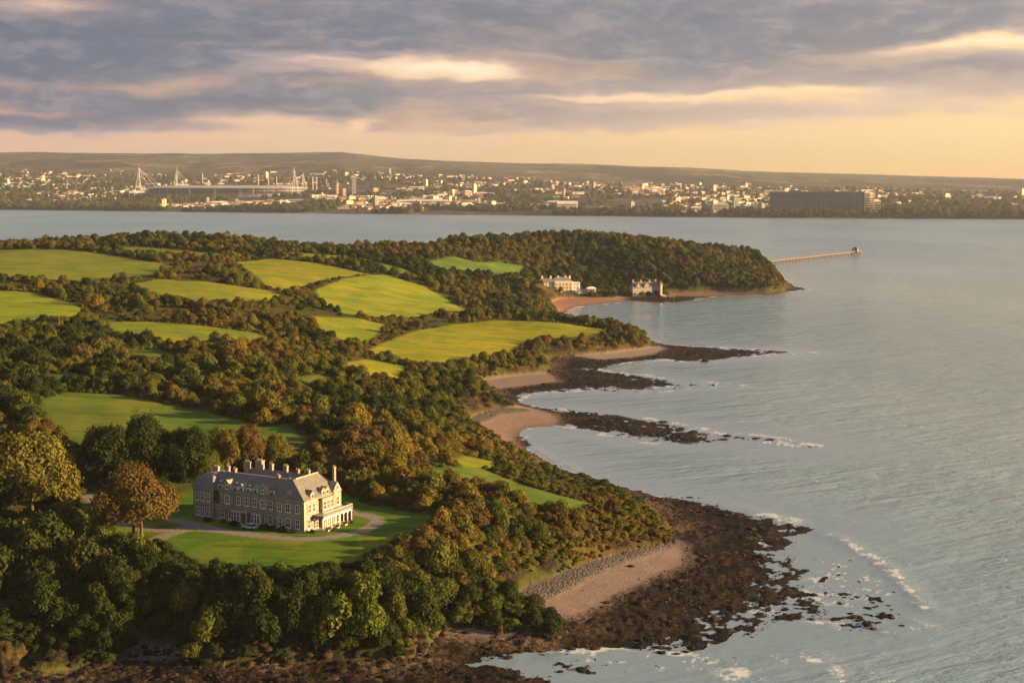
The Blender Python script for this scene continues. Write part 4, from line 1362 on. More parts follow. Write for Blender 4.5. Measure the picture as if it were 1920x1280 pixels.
r_.rings([(x0 + a, x1 - a, y0 + a * 1.3, y1 - a * 1.3, EH + 0.006 + z) for a, z in prof])
r_.build('pavilion_roof', SLATE_BLUE, manor)
rg = MB(); rg.box(4.4, 4.75, -13.9, -2.9, 13.5, 13.75); rg.box(9.0, 28.0, -5.55, -5.25, 12.5, 12.74)
rg.build('ridge_tiles', STONE_TRIM, manor)
# front windows (the front looks along +y: unit turned by 180 degrees)
PI = math.pi
for x in (2.0, 4.9, 7.4):
    window(manor, (x, 0, 0.9), PI, 1.25 if x != 4.9 else 1.5, 2.5, 2, 2)
    window(manor, (x, 0, 5.05), PI, 1.2 if x != 4.9 else 1.45, 2.25, 2, 2)
for k, x in enumerate((11.0, 13.4, 15.8, 18.3, 20.9, 23.4, 26.2)):
    if k not in (3,): window(manor, (x, -0.9, 0.8), PI, 1.5 if k % 2 else 1.2, 2.6, 2, 2)
    window(manor, (x, -0.9, 5.0), PI, 1.7 if k in (0, 3) else 1.2, 2.3, 3 if k in (0, 3) else 2, 2)
for x in (30.2, 32.0, 33.7):
    window(manor, (x, -0.2, 0.8), PI, 1.1, 2.5, 2, 2); window(manor, (x, -0.2, 5.0), PI, 1.1, 2.4, 2, 2)
for y in (-3.0, -6.0, -9.0):
    window(manor, (ML, y, 0.8), PI / 2, 1.1, 2.5, 2, 2); window(manor, (ML, y, 5.0), PI / 2, 1.1, 2.4, 2, 2)
# bay windows on the front
for x in (21.0, 14.6):
    bw = 2.9
    by = MB(); by.box(x - bw / 2, x + bw / 2, -0.9, 0.5, -0.3, 3.9); bo = by.build('bay_window', STONE_TRIM, manor)
    fl = MB(); fl.box(x - bw / 2 - 0.12, x + bw / 2 + 0.12, -0.9, 0.64, 3.904, 4.1); fl.build('bay_roof', LEADF, bo)
    for q in (-0.92, 0, 0.92): window(manor, (x + q, 0.5, 0.9), PI, 0.8, 2.5, 1, 2, name='bay_light')
# entrance
pc = MB(); pc.box(17.3, 19.5, -0.9, 0.7, -0.3, 0.3); pc.box(17.3, 17.65, 0.3, 0.65, 0.3, 3.3); pc.box(19.15, 19.5, 0.3, 0.65, 0.3, 3.3); pc.box(17.1, 19.7, -0.9, 0.85, 3.3, 3.75)
pc.build('porch', STONE_TRIM, manor)
dr = MB(); dr.box(17.8, 19.0, -0.9, -0.80, 0.3, 2.8); dro = dr.build('door', WOOD, manor)
hd = MB(); hd.box(17.92, 18.0, -0.80, -0.74, 1.35, 1.45); hd.build('handle', LEADF, dro)
for x in (13.0, 24.3):
    g = MB(); g.box(x - 1.7, x + 1.7, -3.0, -0.62, 3.0, EH + 0.5)
    g.hull([(x - 1.85, -0.6, EH + 0.504), (x + 1.85, -0.6, EH + 0.504), (x, -0.6, EH + 3.0), (x - 1.85, -4.4, EH + 0.504), (x + 1.85, -4.4, EH + 0.504), (x, -4.4, EH + 3.0)], [(0, 1, 2), (5, 4, 3), (0, 2, 5, 3), (1, 4, 5, 2), (0, 3, 4, 1)])
    g.build('front_gable', STONE, manor)
    window(manor, (x, -0.62, 5.0), PI, 1.6, 2.3, 3, 2); window(manor, (x, -0.6, EH + 0.55), PI, 0.8, 1.0, 1, 1, arch=True)
    c = MB()
    for s in (-1, 1): c.hull([(x + s * 1.98, -0.75, EH + 0.36), (x + s * 1.98, -0.45, EH + 0.36), (x, -0.45, EH + 3.22), (x, -0.75, EH + 3.22), (x + s * 1.72, -0.75, EH + 0.36), (x + s * 1.72, -0.45, EH + 0.36), (x, -0.45, EH + 2.9), (x, -0.75, EH + 2.9)], [(0, 1, 2, 3), (7, 6, 5, 4), (0, 4, 5, 1), (1, 5, 6, 2), (2, 6, 7, 3), (3, 7, 4, 0)])
    c.build('gable_coping', STONE_TRIM, manor)
for x, y in ((9.05, 0.12), (0.35, 0.12), (17.0, -0.78), (21.9, -0.78), (28.4, -0.78), (34.7, -0.08)):
    m = MB(); m.bar((x, y, -0.3), (x, y, EH - 0.4), 0.075); m.box(x - 0.18, x + 0.18, y - 0.12, y + 0.16, EH - 0.75, EH - 0.4); m.build('drainpipe', LEADF, manor)
# dormers
for x in (10.6, 15.7, 17.9, 20.2, 22.0, 26.9):
    dormer(manor, (x, -1.15, EH + 0.25), PI, 1.5, 1.25, 3.0, WHITE, COPPER if x in (20.2, 15.7) else SLATE, x == 17.9)
dormer(manor, (4.6, -0.25, EH + 0.3), PI, 1.5, 1.5, 2.6, STONE_TRIM, COPPER, True)
# the sunny end looks along -x
for y, cv in ((-3.4, False), (-8.2, True), (-9.9, True)):
    dormer(manor, (-0.1, y, EH + 0.2), -PI / 2, 1.45, 1.35, 2.6, STONE_TRIM, SLATE, cv)
gb = MB(); gb.box(-0.5, 0.0, -15.6, -12.2, -0.3, EH + 0.6)
gb.hull([(-0.5, -15.6, EH + 0.6), (-0.5, -12.2, EH + 0.6), (-0.5, -13.0, EH + 1.7), (-0.5, -13.9, EH + 2.9), (-0.5, -14.8, EH + 1.7), (2.6, -15.6, EH + 0.6), (2.6, -12.2, EH + 0.6), (2.6, -13.0, EH + 1.7), (2.6, -13.9, EH + 2.9), (2.6, -14.8, EH + 1.7)],
        [(0, 1, 2, 3, 4), (9, 8, 7, 6, 5), (1, 6, 7, 2), (2, 7, 8, 3), (3, 8, 9, 4), (4, 9, 5, 0), (0, 5, 6, 1)])
gbo = gb.build('shaped_gable', STONE, manor)
window(manor, (-0.5, -13.9, 5.0), -PI / 2, 1.3, 2.3, 2, 2); window(manor, (-0.5, -13.9, EH + 0.7), -PI / 2, 0.9, 1.1, 1, 1, arch=True)
for y in (-2.2, -4.0):
    window(manor, (0, y, 5.0), -PI / 2, 1.2, 2.3, 2, 2)
bb = MB(); bb.box(-0.9, 0, -11.4, -6.6, -0.3, EH - 0.6); bbo = bb.build('bay_front', STONE, manor)
bt = MB(); bt.box(-1.05, 0, -11.55, -6.45, EH - 0.596, EH - 0.3); bt.build('bay_roof', LEADF, bbo)
for y in (-7.5, -9.0, -10.5): window(manor, (-0.9, y, 5.0), -PI / 2, 1.25, 2.3, 2, 2)
window(manor, (0, -1.7, 0.9), -PI / 2, 1.2, 2.5, 2, 2)
# white veranda with arches along the sunny end
VX = -3.0
vr = MB(); vr.box(VX - 0.3, -0.002, -16.6, -3.6, 3.75, 4.05); vr.box(VX - 0.42, 0, -16.72, -3.48, 4.054, 4.16)
veranda_roof = vr.build('veranda_roof', LEADF, manor)
fl = MB(); fl.box(VX - 0.35, 0, -16.6, -3.6, -0.35, 0.12); fl.build('veranda_floor', STONE_TRIM, manor)
ys = [-3.8 - k * 1.8 for k in range(8)]
for y in ys:
    c = MB(); c.box(VX - 0.17, VX + 0.17, y - 0.17, y + 0.17, 0.12, 0.45); c.cyl(VX, y, 0.45, 3.1, 0.14, 0.12); c.box(VX - 0.19, VX + 0.19, y - 0.19, y + 0.19, 3.1, 3.35)
    c.build('column', WHITE, manor)
ar = MB()
for a, c2 in zip(ys[:-1], ys[1:]):
    m_y = (a + c2) / 2; hw = 0.9 - 0.17; sg = 6
    lowp = [(m_y + hw * math.cos(PI * k / sg), 2.75 + 0.55 * math.sin(PI * k / sg)) for k in range(sg + 1)]
    for (ya, za), (yb, zb) in zip(lowp[:-1], lowp[1:]):
        ar.hull([(VX - 0.1, ya, za), (VX - 0.1, yb, zb), (VX - 0.1, yb, 3.745), (VX - 0.1, ya, 3.745), (VX + 0.1, ya, za), (VX + 0.1, yb, zb), (VX + 0.1, yb, 3.745), (VX + 0.1, ya, 3.745)],
                [(0, 1, 2, 3), (7, 6, 5, 4), (0, 4, 5, 1), (3, 2, 6, 7), (0, 3, 7, 4), (1, 5, 6, 2)])
ar.build('arcade', WHITE, manor)
for y in (-5.2, -7.0, -8.8, -10.6, -12.4, -14.2): window(manor, (-0.9 if -11.4 < y < -6.6 else (-0.5 if y < -12.2 else 0), y, 0.2), -PI / 2, 1.25, 2.9, 2, 3, depth=0.12)
rl = MB(); rl.box(VX - 0.3, VX - 0.22, -16.5, -3.7, 4.95, 5.03); rl.box(VX - 0.3, -1.0, -16.58, -16.5, 4.95, 5.03)
for k in range(33): y = -3.7 - k * 0.4; rl.box(VX - 0.28, VX - 0.24, y - 0.025, y + 0.025, 4.16, 4.95)
rl.build('balcony_railing', WHITE, manor)
eg = MB(); eg.box(VX + 0.2, -0.1, -16.45, -16.35, 0.12, 3.7); eg.build('glazed_end', GLASS, manor)
for (x, y, z0, z1, wd, dd, pots) in ((0.9, -14.6, 10, 16.0, 0.75, 0.9, 2), (4.6, -13.4, 12, 15.0, 1.0, 0.8, 3), (6.3, -3.2, 10.5, 14.2, 0.95, 0.8, 2), (11.6, -5.4, 11, 13.7, 0.9, 0.8, 2), (8.5, -14, 11.0, 13.9, 1.0, 0.8, 2), (11.8, -14, 11.0, 14.2, 1.0, 0.8, 2),
                                (15.6, -14, 11.5, 14.9, 1.5, 0.9, 3), (20.2, -14, 11.5, 14.9, 1.3, 0.9, 3), (23.6, -13.6, 11, 15.7, 2.6, 1.5, 5), (27.4, -13.2, 10.5, 15.0, 1.9, 1.3, 4), (25.4, -5.4, 11.5, 14.6, 1.0, 0.9, 2), (31.9, -6.0, 11.6, 14.0, 2.0, 1.0, 4), (30.0, -8.6, 11.0, 14.2, 0.9, 0.8, 2)):
    chimney(manor, x, y, z0, z1 - (0.85 if z1 > 14 else 0.35), wd * 0.8, dd * 0.85, pots)
iv = crown_arrays(401, 6, 700, 0.10, 1.0, 0.0)
ivy = link('ivy', raw_mesh('ivy', iv[0], iv[1], iv[2], LEAF['leaf green']), manor, (28.2, -0.8, 4.6), 0, (1.6, 0.45, 3.2))

# small things round the manor
def manor_at(x, y, z=PLAT):
    c, s = math.cos(man_rot), math.sin(man_rot)
    return (MA[0] + x * c - y * s, MA[1] + x * s + y * c, z)
for k, (x, y, s, cn) in enumerate(((2.6, 1.3, 1.9, 'dark green'), (6.2, 1.5, 2.5, 'dark green'), (9.2, 1.7, 2.2, 'dark green'), (11.8, 1.6, 2.9, 'dark green'), (16.2, 1.7, 2.0, 'dark green'), (21.5, 2.1, 2.6, 'dark green'), (25.5, 1.6, 2.0, 'leaf green'), (30.5, 1.9, 2.4, 'dark green'), (-1.6, -1.2, 1.9, 'dark green'), (-4.4, -15.2, 1.5, 'olive'))):
    what = ['round dark shrub nearest the front corner of the manor', 'dark clipped shrub left of the front corner under two windows', 'dark shrub where the cross wing meets the main front', 'largest dark shrub against the manor front', 'small dark shrub right of the porch', 'dark shrub before the left bay window', 'lighter green shrub under the ivy', 'dark shrub before the end pavilion', 'dark shrub at the foot of the sunny end', 'olive shrub at the far end of the veranda'][k]
    e = tag(link('shrub', None, None, manor_at(x, y, PLAT - 0.05)), what, 'shrub', 'shrubs along the manor walls')
    link('foliage', CROWN_MESH['bush', cn, k % 4], e, (0, 0, 0), k, (s * 0.56, s * 0.56, s * 0.6))
# covered car on the drive side
carb = tag(link('parked_car', None, None, manor_at(15.2, 3.2), man_rot + 0.05), 'pale blue grey car parked on the drive before the porch', 'car')
cb = MB(); cb.rings([(-2.0, 2.0, -0.82, 0.82, 0.30), (-2.1, 2.1, -0.88, 0.88, 0.55), (-2.05, 2.05, -0.86, 0.86, 0.82), (-1.5, 1.55, -0.80, 0.80, 0.92)]); cb.build('body', plain('car_paint', (0.42, 0.47, 0.50), 0.35, 0.03, spec=0.5), carb)
cb = MB(); cb.rings([(-1.45, 1.35, -0.78, 0.78, 0.921), (-1.0, 0.75, -0.64, 0.64, 1.36)]); cb.build('cabin', GLASS, carb)
cb = MB(); cb.box(-0.98, 0.73, -0.63, 0.63, 1.361, 1.42); cb.build('car_roof', bpy.data.materials['car_paint'], carb)
TYRE = plain('tyre_rubber', (0.02, 0.02, 0.02), 0.8, 0.1)
for sx in (-1.3, 1.3):
    for sy in (-0.80, 0.80):
        cw = MB(); cw.cyl(0, 0, -0.1, 0.1, 0.32, 0.32, 12); wo = cw.build('wheel', TYRE, carb, (sx, sy, 0.32)); wo.rotation_euler = (PI / 2, 0, 0)
for k, (x, y) in enumerate(((-4.2, -4.6), (-4.3, -8.4), (-4.3, -12.0))):
    e = tag(link('planter', None, None, manor_at(x, y), man_rot), ['stone planter by the front end of the veranda', 'stone planter before the middle of the veranda', 'stone planter near the far end of the veranda'][k], 'planter', 'planters along the veranda')
    p = MB(); p.rings([(-0.3, 0.3, -0.5, 0.5, 0), (-0.42, 0.42, -0.65, 0.65, 0.5)]); p.build('trough', STONE_TRIM, e)
    link('plant', CROWN_MESH['bush', 'russet' if k != 1 else 'leaf green', k], e, (0, 0, 0.42), k, (0.6, 0.7, 0.6))

# ------------------------------------------------------------------ the seaside houses under the headland
def site(px, py, z): return at_level(px, py, z)


PALE_ROOF = slate('worn_grey_slate', (0.19, 0.18, 0.18))
RENDER = plain('white_render', (0.70, 0.68, 0.66), 0.7, 0.08, 0.4)
YELLOW = plain('cream_render', (0.62, 0.52, 0.35), 0.7, 0.08, 0.4)  # warm light on the hotel's middle put into its render colour
PINKST = ashlar('pinkish_stone', (0.40, 0.33, 0.29), 1.2, 0.5)


def wall_windows(parent, x0, x1, n, y, z0, floors, fh, w=1.2, h=1.7, ang=0.0, side=None):
    for f in range(floors):
        for k in range(n):
            x = x0 + (k + 0.5) * (x1 - x0) / n
            o = (x, y, z0 + f * fh + 0.9) if side is None else (side, x, z0 + f * fh + 0.9)
            window(parent, o, ang, w, h, 2, 1, depth=0.14)


P0 = site(1052, 548, 4.0)
hotel = tag(link('seaside_hotel', None, None, (P0[0], P0[1], 3.6), math.radians(6)), 'long white hotel with grey roofs above the red beach', 'hotel')
for nm, mat, x0, x1, y0, y1, h in (('left_block', RENDER, -21, -6, 0, 11, 9.5), ('centre_block', YELLOW, -6, 11, -1.2, 11, 10.2), ('end_block', RENDER, 11, 18, 0.5, 9, 9.0)):
    m = MB(); m.box(x0 + 0.003, x1 - 0.003, y0, y1, -0.5, h); bo = m.build(nm, mat, hotel)
    if nm == 'left_block':
        r = MB(); r.hip(x0 - 0.4, x1 + 0.4, y0 - 0.4, y1 + 0.4, h + 0.003, h + 3.6, 3, 0.2, 'x'); r.build('roof', PALE_ROOF, bo)
    elif nm == 'centre_block':
        p = MB(); p.box(x0 - 0.1, x1 + 0.1, y0 - 0.12, y0 + 0.25, h + 0.002, h + 0.8); p.build('parapet', WHITE, bo)
        r = MB(); r.hip(x0 - 2.0, x1 - 0.5, y0 + 2.5, y1 + 0.4, h + 0.003, h + 4.2, 3, 2.5, 'x'); r.build('roof', PALE_ROOF, bo)
    else:
        r = MB(); r.box(x0, x1 + 0.2, y0 - 0.2, y1 + 0.2, h + 0.003, h + 0.5); r.build('roof', WHITE, bo)
    wall_windows(hotel, x0 + 0.4, x1 - 0.4, 5 if x1 - x0 > 10 else 2, y0, 0, 3, 3.05)
    if nm == 'end_block': wall_windows(hotel, y0 + 0.5, y1 - 0.5, 2, 0, 0, 3, 3.05, ang=PI / 2, side=x1)
for x in (-17, -9, -2, 5, 9): chimney(hotel, x, 6.0, 10, 15.4, 1.6, 0.9, 3, RENDER)
P1 = site(1101, 549, 4.0)
pav = tag(link('beach_pavilion', None, None, (P1[0], P1[1], 3.6), math.radians(4)), 'low white pavilion with a shallow curved roof right of the hotel', 'pavilion')
m = MB(); m.box(-9, 0, 0, 6, -0.4, 3.4); m.box(0, 8, -1, 6, 1.2, 4.2); m.build('wall', RENDER, pav)
m = MB(); m.rings([(-0.6, 8.6, -1.6, 6.6, 4.203), (0.6, 7.4, -0.4, 5.4, 5.4), (2.2, 5.8, 1.2, 3.8, 5.9)]); m.build('roof', RENDER, pav)
m = MB(); m.box(-9.2, 0, -0.2, 6.2, 3.403, 3.75); m.build('flat_roof', PALE_ROOF, pav)
m = MB(); m.box(0.1, 7.9, -0.9, 5.9, -0.4, 1.196); m.build('plinth', plain('brown_brick', (0.14, 0.09, 0.07)), pav)
wall_windows(pav, -8.6, -0.4, 5, 0, 0.0, 1, 3, 1.1, 1.5); wall_windows(pav, 0.3, 7.7, 4, -1, 1.3, 1, 3, 1.2, 1.5)
P2 = site(1218, 553, 3.0)
lodge_scale = 0.86
lodge = tag(link('stone_house', None, None, (P2[0], P2[1], 2.6), math.radians(14)), 'tall stone house with a sunlit turreted end on the rocks at the headland', 'house')
lodge.scale = (lodge_scale,) * 3
m = MB(); m.box(-19, 6, 0, 10, -1.5, 9.2); m.box(6.003, 11.5, -1.0, 9, -1.5, 10.4); m.build('wall', PINKST, lodge)
m = MB(); m.hip(-19.5, 6.2, -0.5, 10.5, 9.203, 14.2, 3.0, 0.2, 'x'); m.build('roof', SLATE, lodge)
m = MB(); m.hip(5.6, 12.0, -1.5, 9.5, 10.403, 14.6, 2.0, 2.0, 'y'); m.build('roof', SLATE, lodge)
for x in (-13, -4): 
    g = MB(); g.box(x - 2.2, x + 2.2, -0.9, 3, 9.0, 10.2); g.hull([(x - 2.4, -0.95, 10.203), (x + 2.4, -0.95, 10.203), (x, -0.95, 13.4), (x - 2.4, 5, 10.203), (x + 2.4, 5, 10.203), (x, 5, 13.4)], [(0, 1, 2), (5, 4, 3), (0, 2, 5, 3), (1, 4, 5, 2), (0, 3, 4, 1)])
    g.build('gable', PINKST, lodge)
m = MB(); m.cyl(11.5, -1.0, -1.5, 11.6, 2.4, 2.4, 10); m.build('turret', PINKST, lodge)
m = MB(); m.cyl(11.5, -1.0, 11.603, 15.4, 2.7, 0.15, 10); m.build('turret_roof', SLATE, lodge)
wall_windows(lodge, -18.5, 5.5, 7, 0, 0, 3, 3.0); wall_windows(lodge, 0.5, 8.5, 3, 0, 0, 3, 3.2, ang=PI / 2, side=11.5); wall_windows(lodge, 6.3, 9.0, 1, -1.0, 0, 3, 3.2)
for x in (-17, -8, 1.5, 8.5): chimney(lodge, x, 5.2, 11, 16.6, 1.4, 0.9, 3, PINKST)
tc_ = MB(); tc_.box(9, 17, -4.5, 6, -2.2, 0.6); tc_.build('terrace', PINKST, lodge)
P3 = site(1243, 556, 2.5)
jet = tag(link('slipway', None, None, (P3[0], P3[1], 1.8), math.radians(12)), 'short timber slipway beside the stone house', 'slipway')
m = MB(); m.hull([(0, -1.2, 0.6), (11, -1.2, 3.0), (11, 1.2, 3.0), (0, 1.2, 0.6), (0, -1.2, 0.3), (11, -1.2, 2.7), (11, 1.2, 2.7), (0, 1.2, 0.3)], [(0, 1, 2, 3), (7, 6, 5, 4), (0, 4, 5, 1), (1, 5, 6, 2), (2, 6, 7, 3), (3, 7, 4, 0)])
m.build('ramp', plain('weathered_timber', (0.30, 0.22, 0.15)), jet)
for x in (3, 7, 10.5):
    for y in (-1, 1):
        m = MB(); m.box(x - 0.15, x + 0.15, y - 0.15, y + 0.15, -3, 0.29 + x * 0.218); m.build('post', bpy.data.materials['weathered_timber'], jet)

# ------------------------------------------------------------------ the pier
A0 = at_level(1425, 499.5, 0.0); A1 = at_level(1601, 479.0, 0.0)
dv = A1 - A0; plen = float(np.hypot(dv[0], dv[1])); prot = math.atan2(dv[1], dv[0])
IRON = plain('pier_iron', (0.16, 0.12, 0.09), 0.7, 0.2)
DECK = plain('pier_boards', (0.20, 0.155, 0.105), 0.7, 0.2, 0.5)
pier = tag(link('pier', None, None, (A0[0], A0[1], 0), prot), 'long slender pier on iron legs reaching out beyond the headland', 'pier')
m = MB(); m.box(0, plen, -2.6, 2.6, 5.6, 5.95); m.build('deck', DECK, pier)
for s in (-1, 1):
    m = MB(); m.box(0, plen, s * 2.5 - 0.05, s * 2.5 + 0.05, 7.1, 7.22)
    for k in range(int(plen / 6)): m.box(k * 6, k * 6 + 0.12, s * 2.5 - 0.06, s * 2.5 + 0.06, 6.1, 7.1)
    m.build('railing', IRON, pier)
    m = MB(); m.box(0, plen, s * 2.2 - 0.15, s * 2.2 + 0.15, 5.0, 5.598); m.build('girder', IRON, pier)
m = MB()
m.box(-0.5, 0.5, -2.2, -1.6, -3, 4.998); m.box(-0.5, 0.5, 1.6, 2.2, -3, 4.998); m.bar((0, -1.95, 0.4), (0, 1.95, 4.5), 0.14); m.bar((0, 1.95, 0.4), (0, -1.95, 4.5), 0.14)
tres = m.mesh('trestle', IRON)
nst = int(plen / 11)
for k in range(nst + 1): link('trestle', tres, pier, (k * plen / nst, 0, 0))
m = MB(); m.box(plen - 2, plen + 16, -6, 6, 5.55, 6.15); m.build('pier_head', DECK, pier)
for x in (plen + 4, plen + 9, plen + 14): link('trestle', tres, pier, (x, 3.2, 0)); link('trestle', tres, pier, (x, -3.2, 0))
ph = tag(link('pier_pavilion', None, None, (A0[0] + math.cos(prot) * (plen + 7), A0[1] + math.sin(prot) * (plen + 7), 6.15), prot), 'small dark pavilion standing on the end of the pier', 'pavilion')
m = MB(); m.box(-4, 4, -3.5, 3.5, 0, 4.2); m.box(-9.5, -7.2, -1.2, 1.2, 0, 2.6); m.build('wall', plain('dark_boards', (0.10, 0.075, 0.06)), ph)
m = MB(); m.hip(-4.6, 4.6, -4.1, 4.1, 4.203, 6.6, 3.2, 3.2, 'x'); m.hip(-9.8, -6.9, -1.5, 1.5, 2.603, 3.6, 1.2, 1.2, 'x'); m.build('roof', SLATE, ph)
wall_windows(ph, -3.5, 3.5, 3, -3.5, 0, 1, 3)
lm = tag(link('pier_lamp', None, None, (A0[0] + math.cos(prot) * (plen + 15), A0[1] + math.sin(prot) * (plen + 15), 6.15), prot), 'thin mast with a lantern at the outer end of the pier', 'lamp')
m = MB(); m.cyl(0, 0, 0, 5, 0.14, 0.08); m.build('mast', IRON, lm); m = MB(); m.cyl(0, 0, 5.0, 5.7, 0.35, 0.25); m.build('lantern', IRON, lm)

# ------------------------------------------------------------------ the far shore: a town on a rising plain below hills
SHORE_PX = np.array([(-1500, 375), (0, 393), (300, 396.5), (600, 400), (900, 403), (1200, 406), (1500, 409), (1920, 411.5), (2400, 414), (3400, 418)], float)
SKYLINE = np.array([(-1500, 300), (-300, 290), (0, 288), (90, 287), (200, 290.5), (380, 292), (480, 291), (560, 290), (640, 288.5), (690, 292), (760, 299), (830, 302.5), (950, 306.5), (1100, 309.5), (1300, 317), (1400, 322), (1500, 325.5), (1650, 329), (1780, 333), (1920, 337), (2400, 339), (3400, 338)], float)
R_CREST = 13500.0


def bearing_px(x, y):
    return 960 + F_PX * CP * np.asarray(x) / np.maximum(np.asarray(y), 1.0)


def far_height(x, y):
    x = np.asarray(x, float); y = np.asarray(y, float)
    b = bearing_px(x, y)
    ys = np.interp(b, SHORE_PX[:, 0], SHORE_PX[:, 1]); yc = np.interp(b, SKYLINE[:, 0], SKYLINE[:, 1])
    rs = CAM_Z * F_PX / (ys - HORIZON); zc = CAM_Z + (HORIZON - yc) * R_CREST / F_PX
    s = np.log(np.maximum(y, 1) / rs) / np.log(R_CREST / rs)
    s_ = np.clip(s, 0, 1.0)
    g = 1 - (1 - s_) ** 1.45
    yy = ys + (yc - ys) * g
    z = CAM_Z - (yy - HORIZON) * y / F_PX
    z = z - 6 * np.exp(-((s_ - 0.0) / 0.01)) * 0
    und = (fbm(x / 900, y / 1500, 4, 201) - 0.5) * 70 * smooth(s_, 0.25, 0.7) * (1 - smooth(s_, 0.93, 1.0)) + (fbm(x / 300, y / 500, 3, 205) - 0.5) * 12 * smooth(s_, 0.02, 0.1)
    back = zc - (y - R_CREST) * 0.06
    z = np.where(y > R_CREST, back, z + und)
    z = np.where(s < 0, -40 * np.clip(-s, 0, 1) * 6, z + 1.2 + 3.0 * smooth(s_, 0, 0.012))
    return z, s


HX, HY = polar(3900.0, 16500.0, 1.0065, 21.8, 0.11, 50.0, 1.0)
HY_ = HY; HZ, HS = far_height(HX, HY_)
cov = np.zeros(HX.shape + (3,))
f1 = fbm(HX / 260, HY / 620, 4, 210); f2 = fbm(HX / 110, HY / 300, 3, 215); f3 = _hash(np.floor(HX / 170 + 0.6 * f1 * 3), np.floor(HY / 420 + f2 * 2), 3)
fieldc = np.array((0.078, 0.078, 0.050)); woodc = np.array((0.034, 0.036, 0.030)); stub = np.array((0.17, 0.14, 0.09)); townc = np.array((0.105, 0.085, 0.075))
cov[:] = woodc
w = smooth(f1, 0.46, 0.54)[..., None]; cov = cov * (1 - w) + fieldc * w
w = (smooth(f3, 0.74, 0.80) * smooth(f1, 0.46, 0.52))[..., None]; cov = cov * (1 - w) + stub * w
town_d = smooth(fbm(HX / 420, HY / 700, 3, 220), 0.36, 0.56) * smooth(HS, 0.015, 0.05) * (1 - smooth(HS, 0.30, 0.48))
w = (town_d * 0.7)[..., None]; cov = cov * (1 - w) + townc * w
w = (1 - smooth(HS, 0.006, 0.010))[..., None]; cov = cov * (1 - w) + np.array((0.13, 0.11, 0.095)) * w
mt, n, b, o = material('far_land_cover')
geo = n.add('ShaderNodeNewGeometry')
cc = n.attr('cover').outputs['Color']
sp = n.noise(n.scale(geo.outputs['Position'], (0.02, 0.008, 0.02)), 1.0, 6, 0.7)
n.put(b, 'Base Color', n.mix(n.step(sp, 0.4, 0.62), n.mix(1.0, cc, (0.45, 0.48, 0.5), 'MULTIPLY'), n.mix(1.0, cc, (1.3, 1.25, 1.2), 'MULTIPLY')))
n.put(b, 'Roughness', 0.95); n.put(b, 'Specular IOR Level', 0.05)
far_land = grid_mesh('far_hills', HX, HY, HZ, (HS > -0.012), mt, (('cover', cov),))
tag(far_land, 'hazy plain and long low hills beyond the water', kind='structure')


def far_site(px, r):
    x = (px - 960) / (F_PX * CP) * r
    z, s = far_height(np.array([x]), np.array([float(r)]))
    return float(x), float(r), float(z[0]), float(s[0])


def far_at(px, py):
    """distance at which the far ground shows at (px, py)"""
    r = np.arange(3950.0, 13400.0, 15.0)
    x = (px - 960) / (F_PX * CP) * r
    z, s = far_height(x, r)
    y = HORIZON - (z - CAM_Z) / r * F_PX
    ok = (s > 0.004) & (y <= py)
    i = int(np.argmax(ok)) if ok.any() else len(r) - 1
    return x[i], r[i], z[i]


# -- town houses
WALLS_T = {nm: plain('town_' + nm, c, 0.8, 0.06, 0.05) for nm, c in (('white', (0.42, 0.39, 0.36)), ('cream', (0.44, 0.33, 0.21)), ('pink', (0.58, 0.38, 0.30)), ('brick', (0.32, 0.16, 0.11)), ('grey', (0.36, 0.35, 0.35)))}
ROOFS_T = {nm: plain('town_roof_' + nm, c, 0.75, 0.15, 0.05) for nm, c in (('slate', (0.12, 0.115, 0.12)), ('red', (0.28, 0.12, 0.08)), ('pale', (0.50, 0.48, 0.46)))}
DARKW = plain('town_windows', (0.03, 0.035, 0.04), 0.15, 0.1, 0.1, 0.8)


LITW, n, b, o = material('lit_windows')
n.put(b, 'Base Color', (0.05, 0.04, 0.03, 1)); n.put(b, 'Emission Color', (1.0, 0.52, 0.18, 1)); n.put(b, 'Emission Strength', 0.8)  # warm glow put into the panes, standing for sun glints


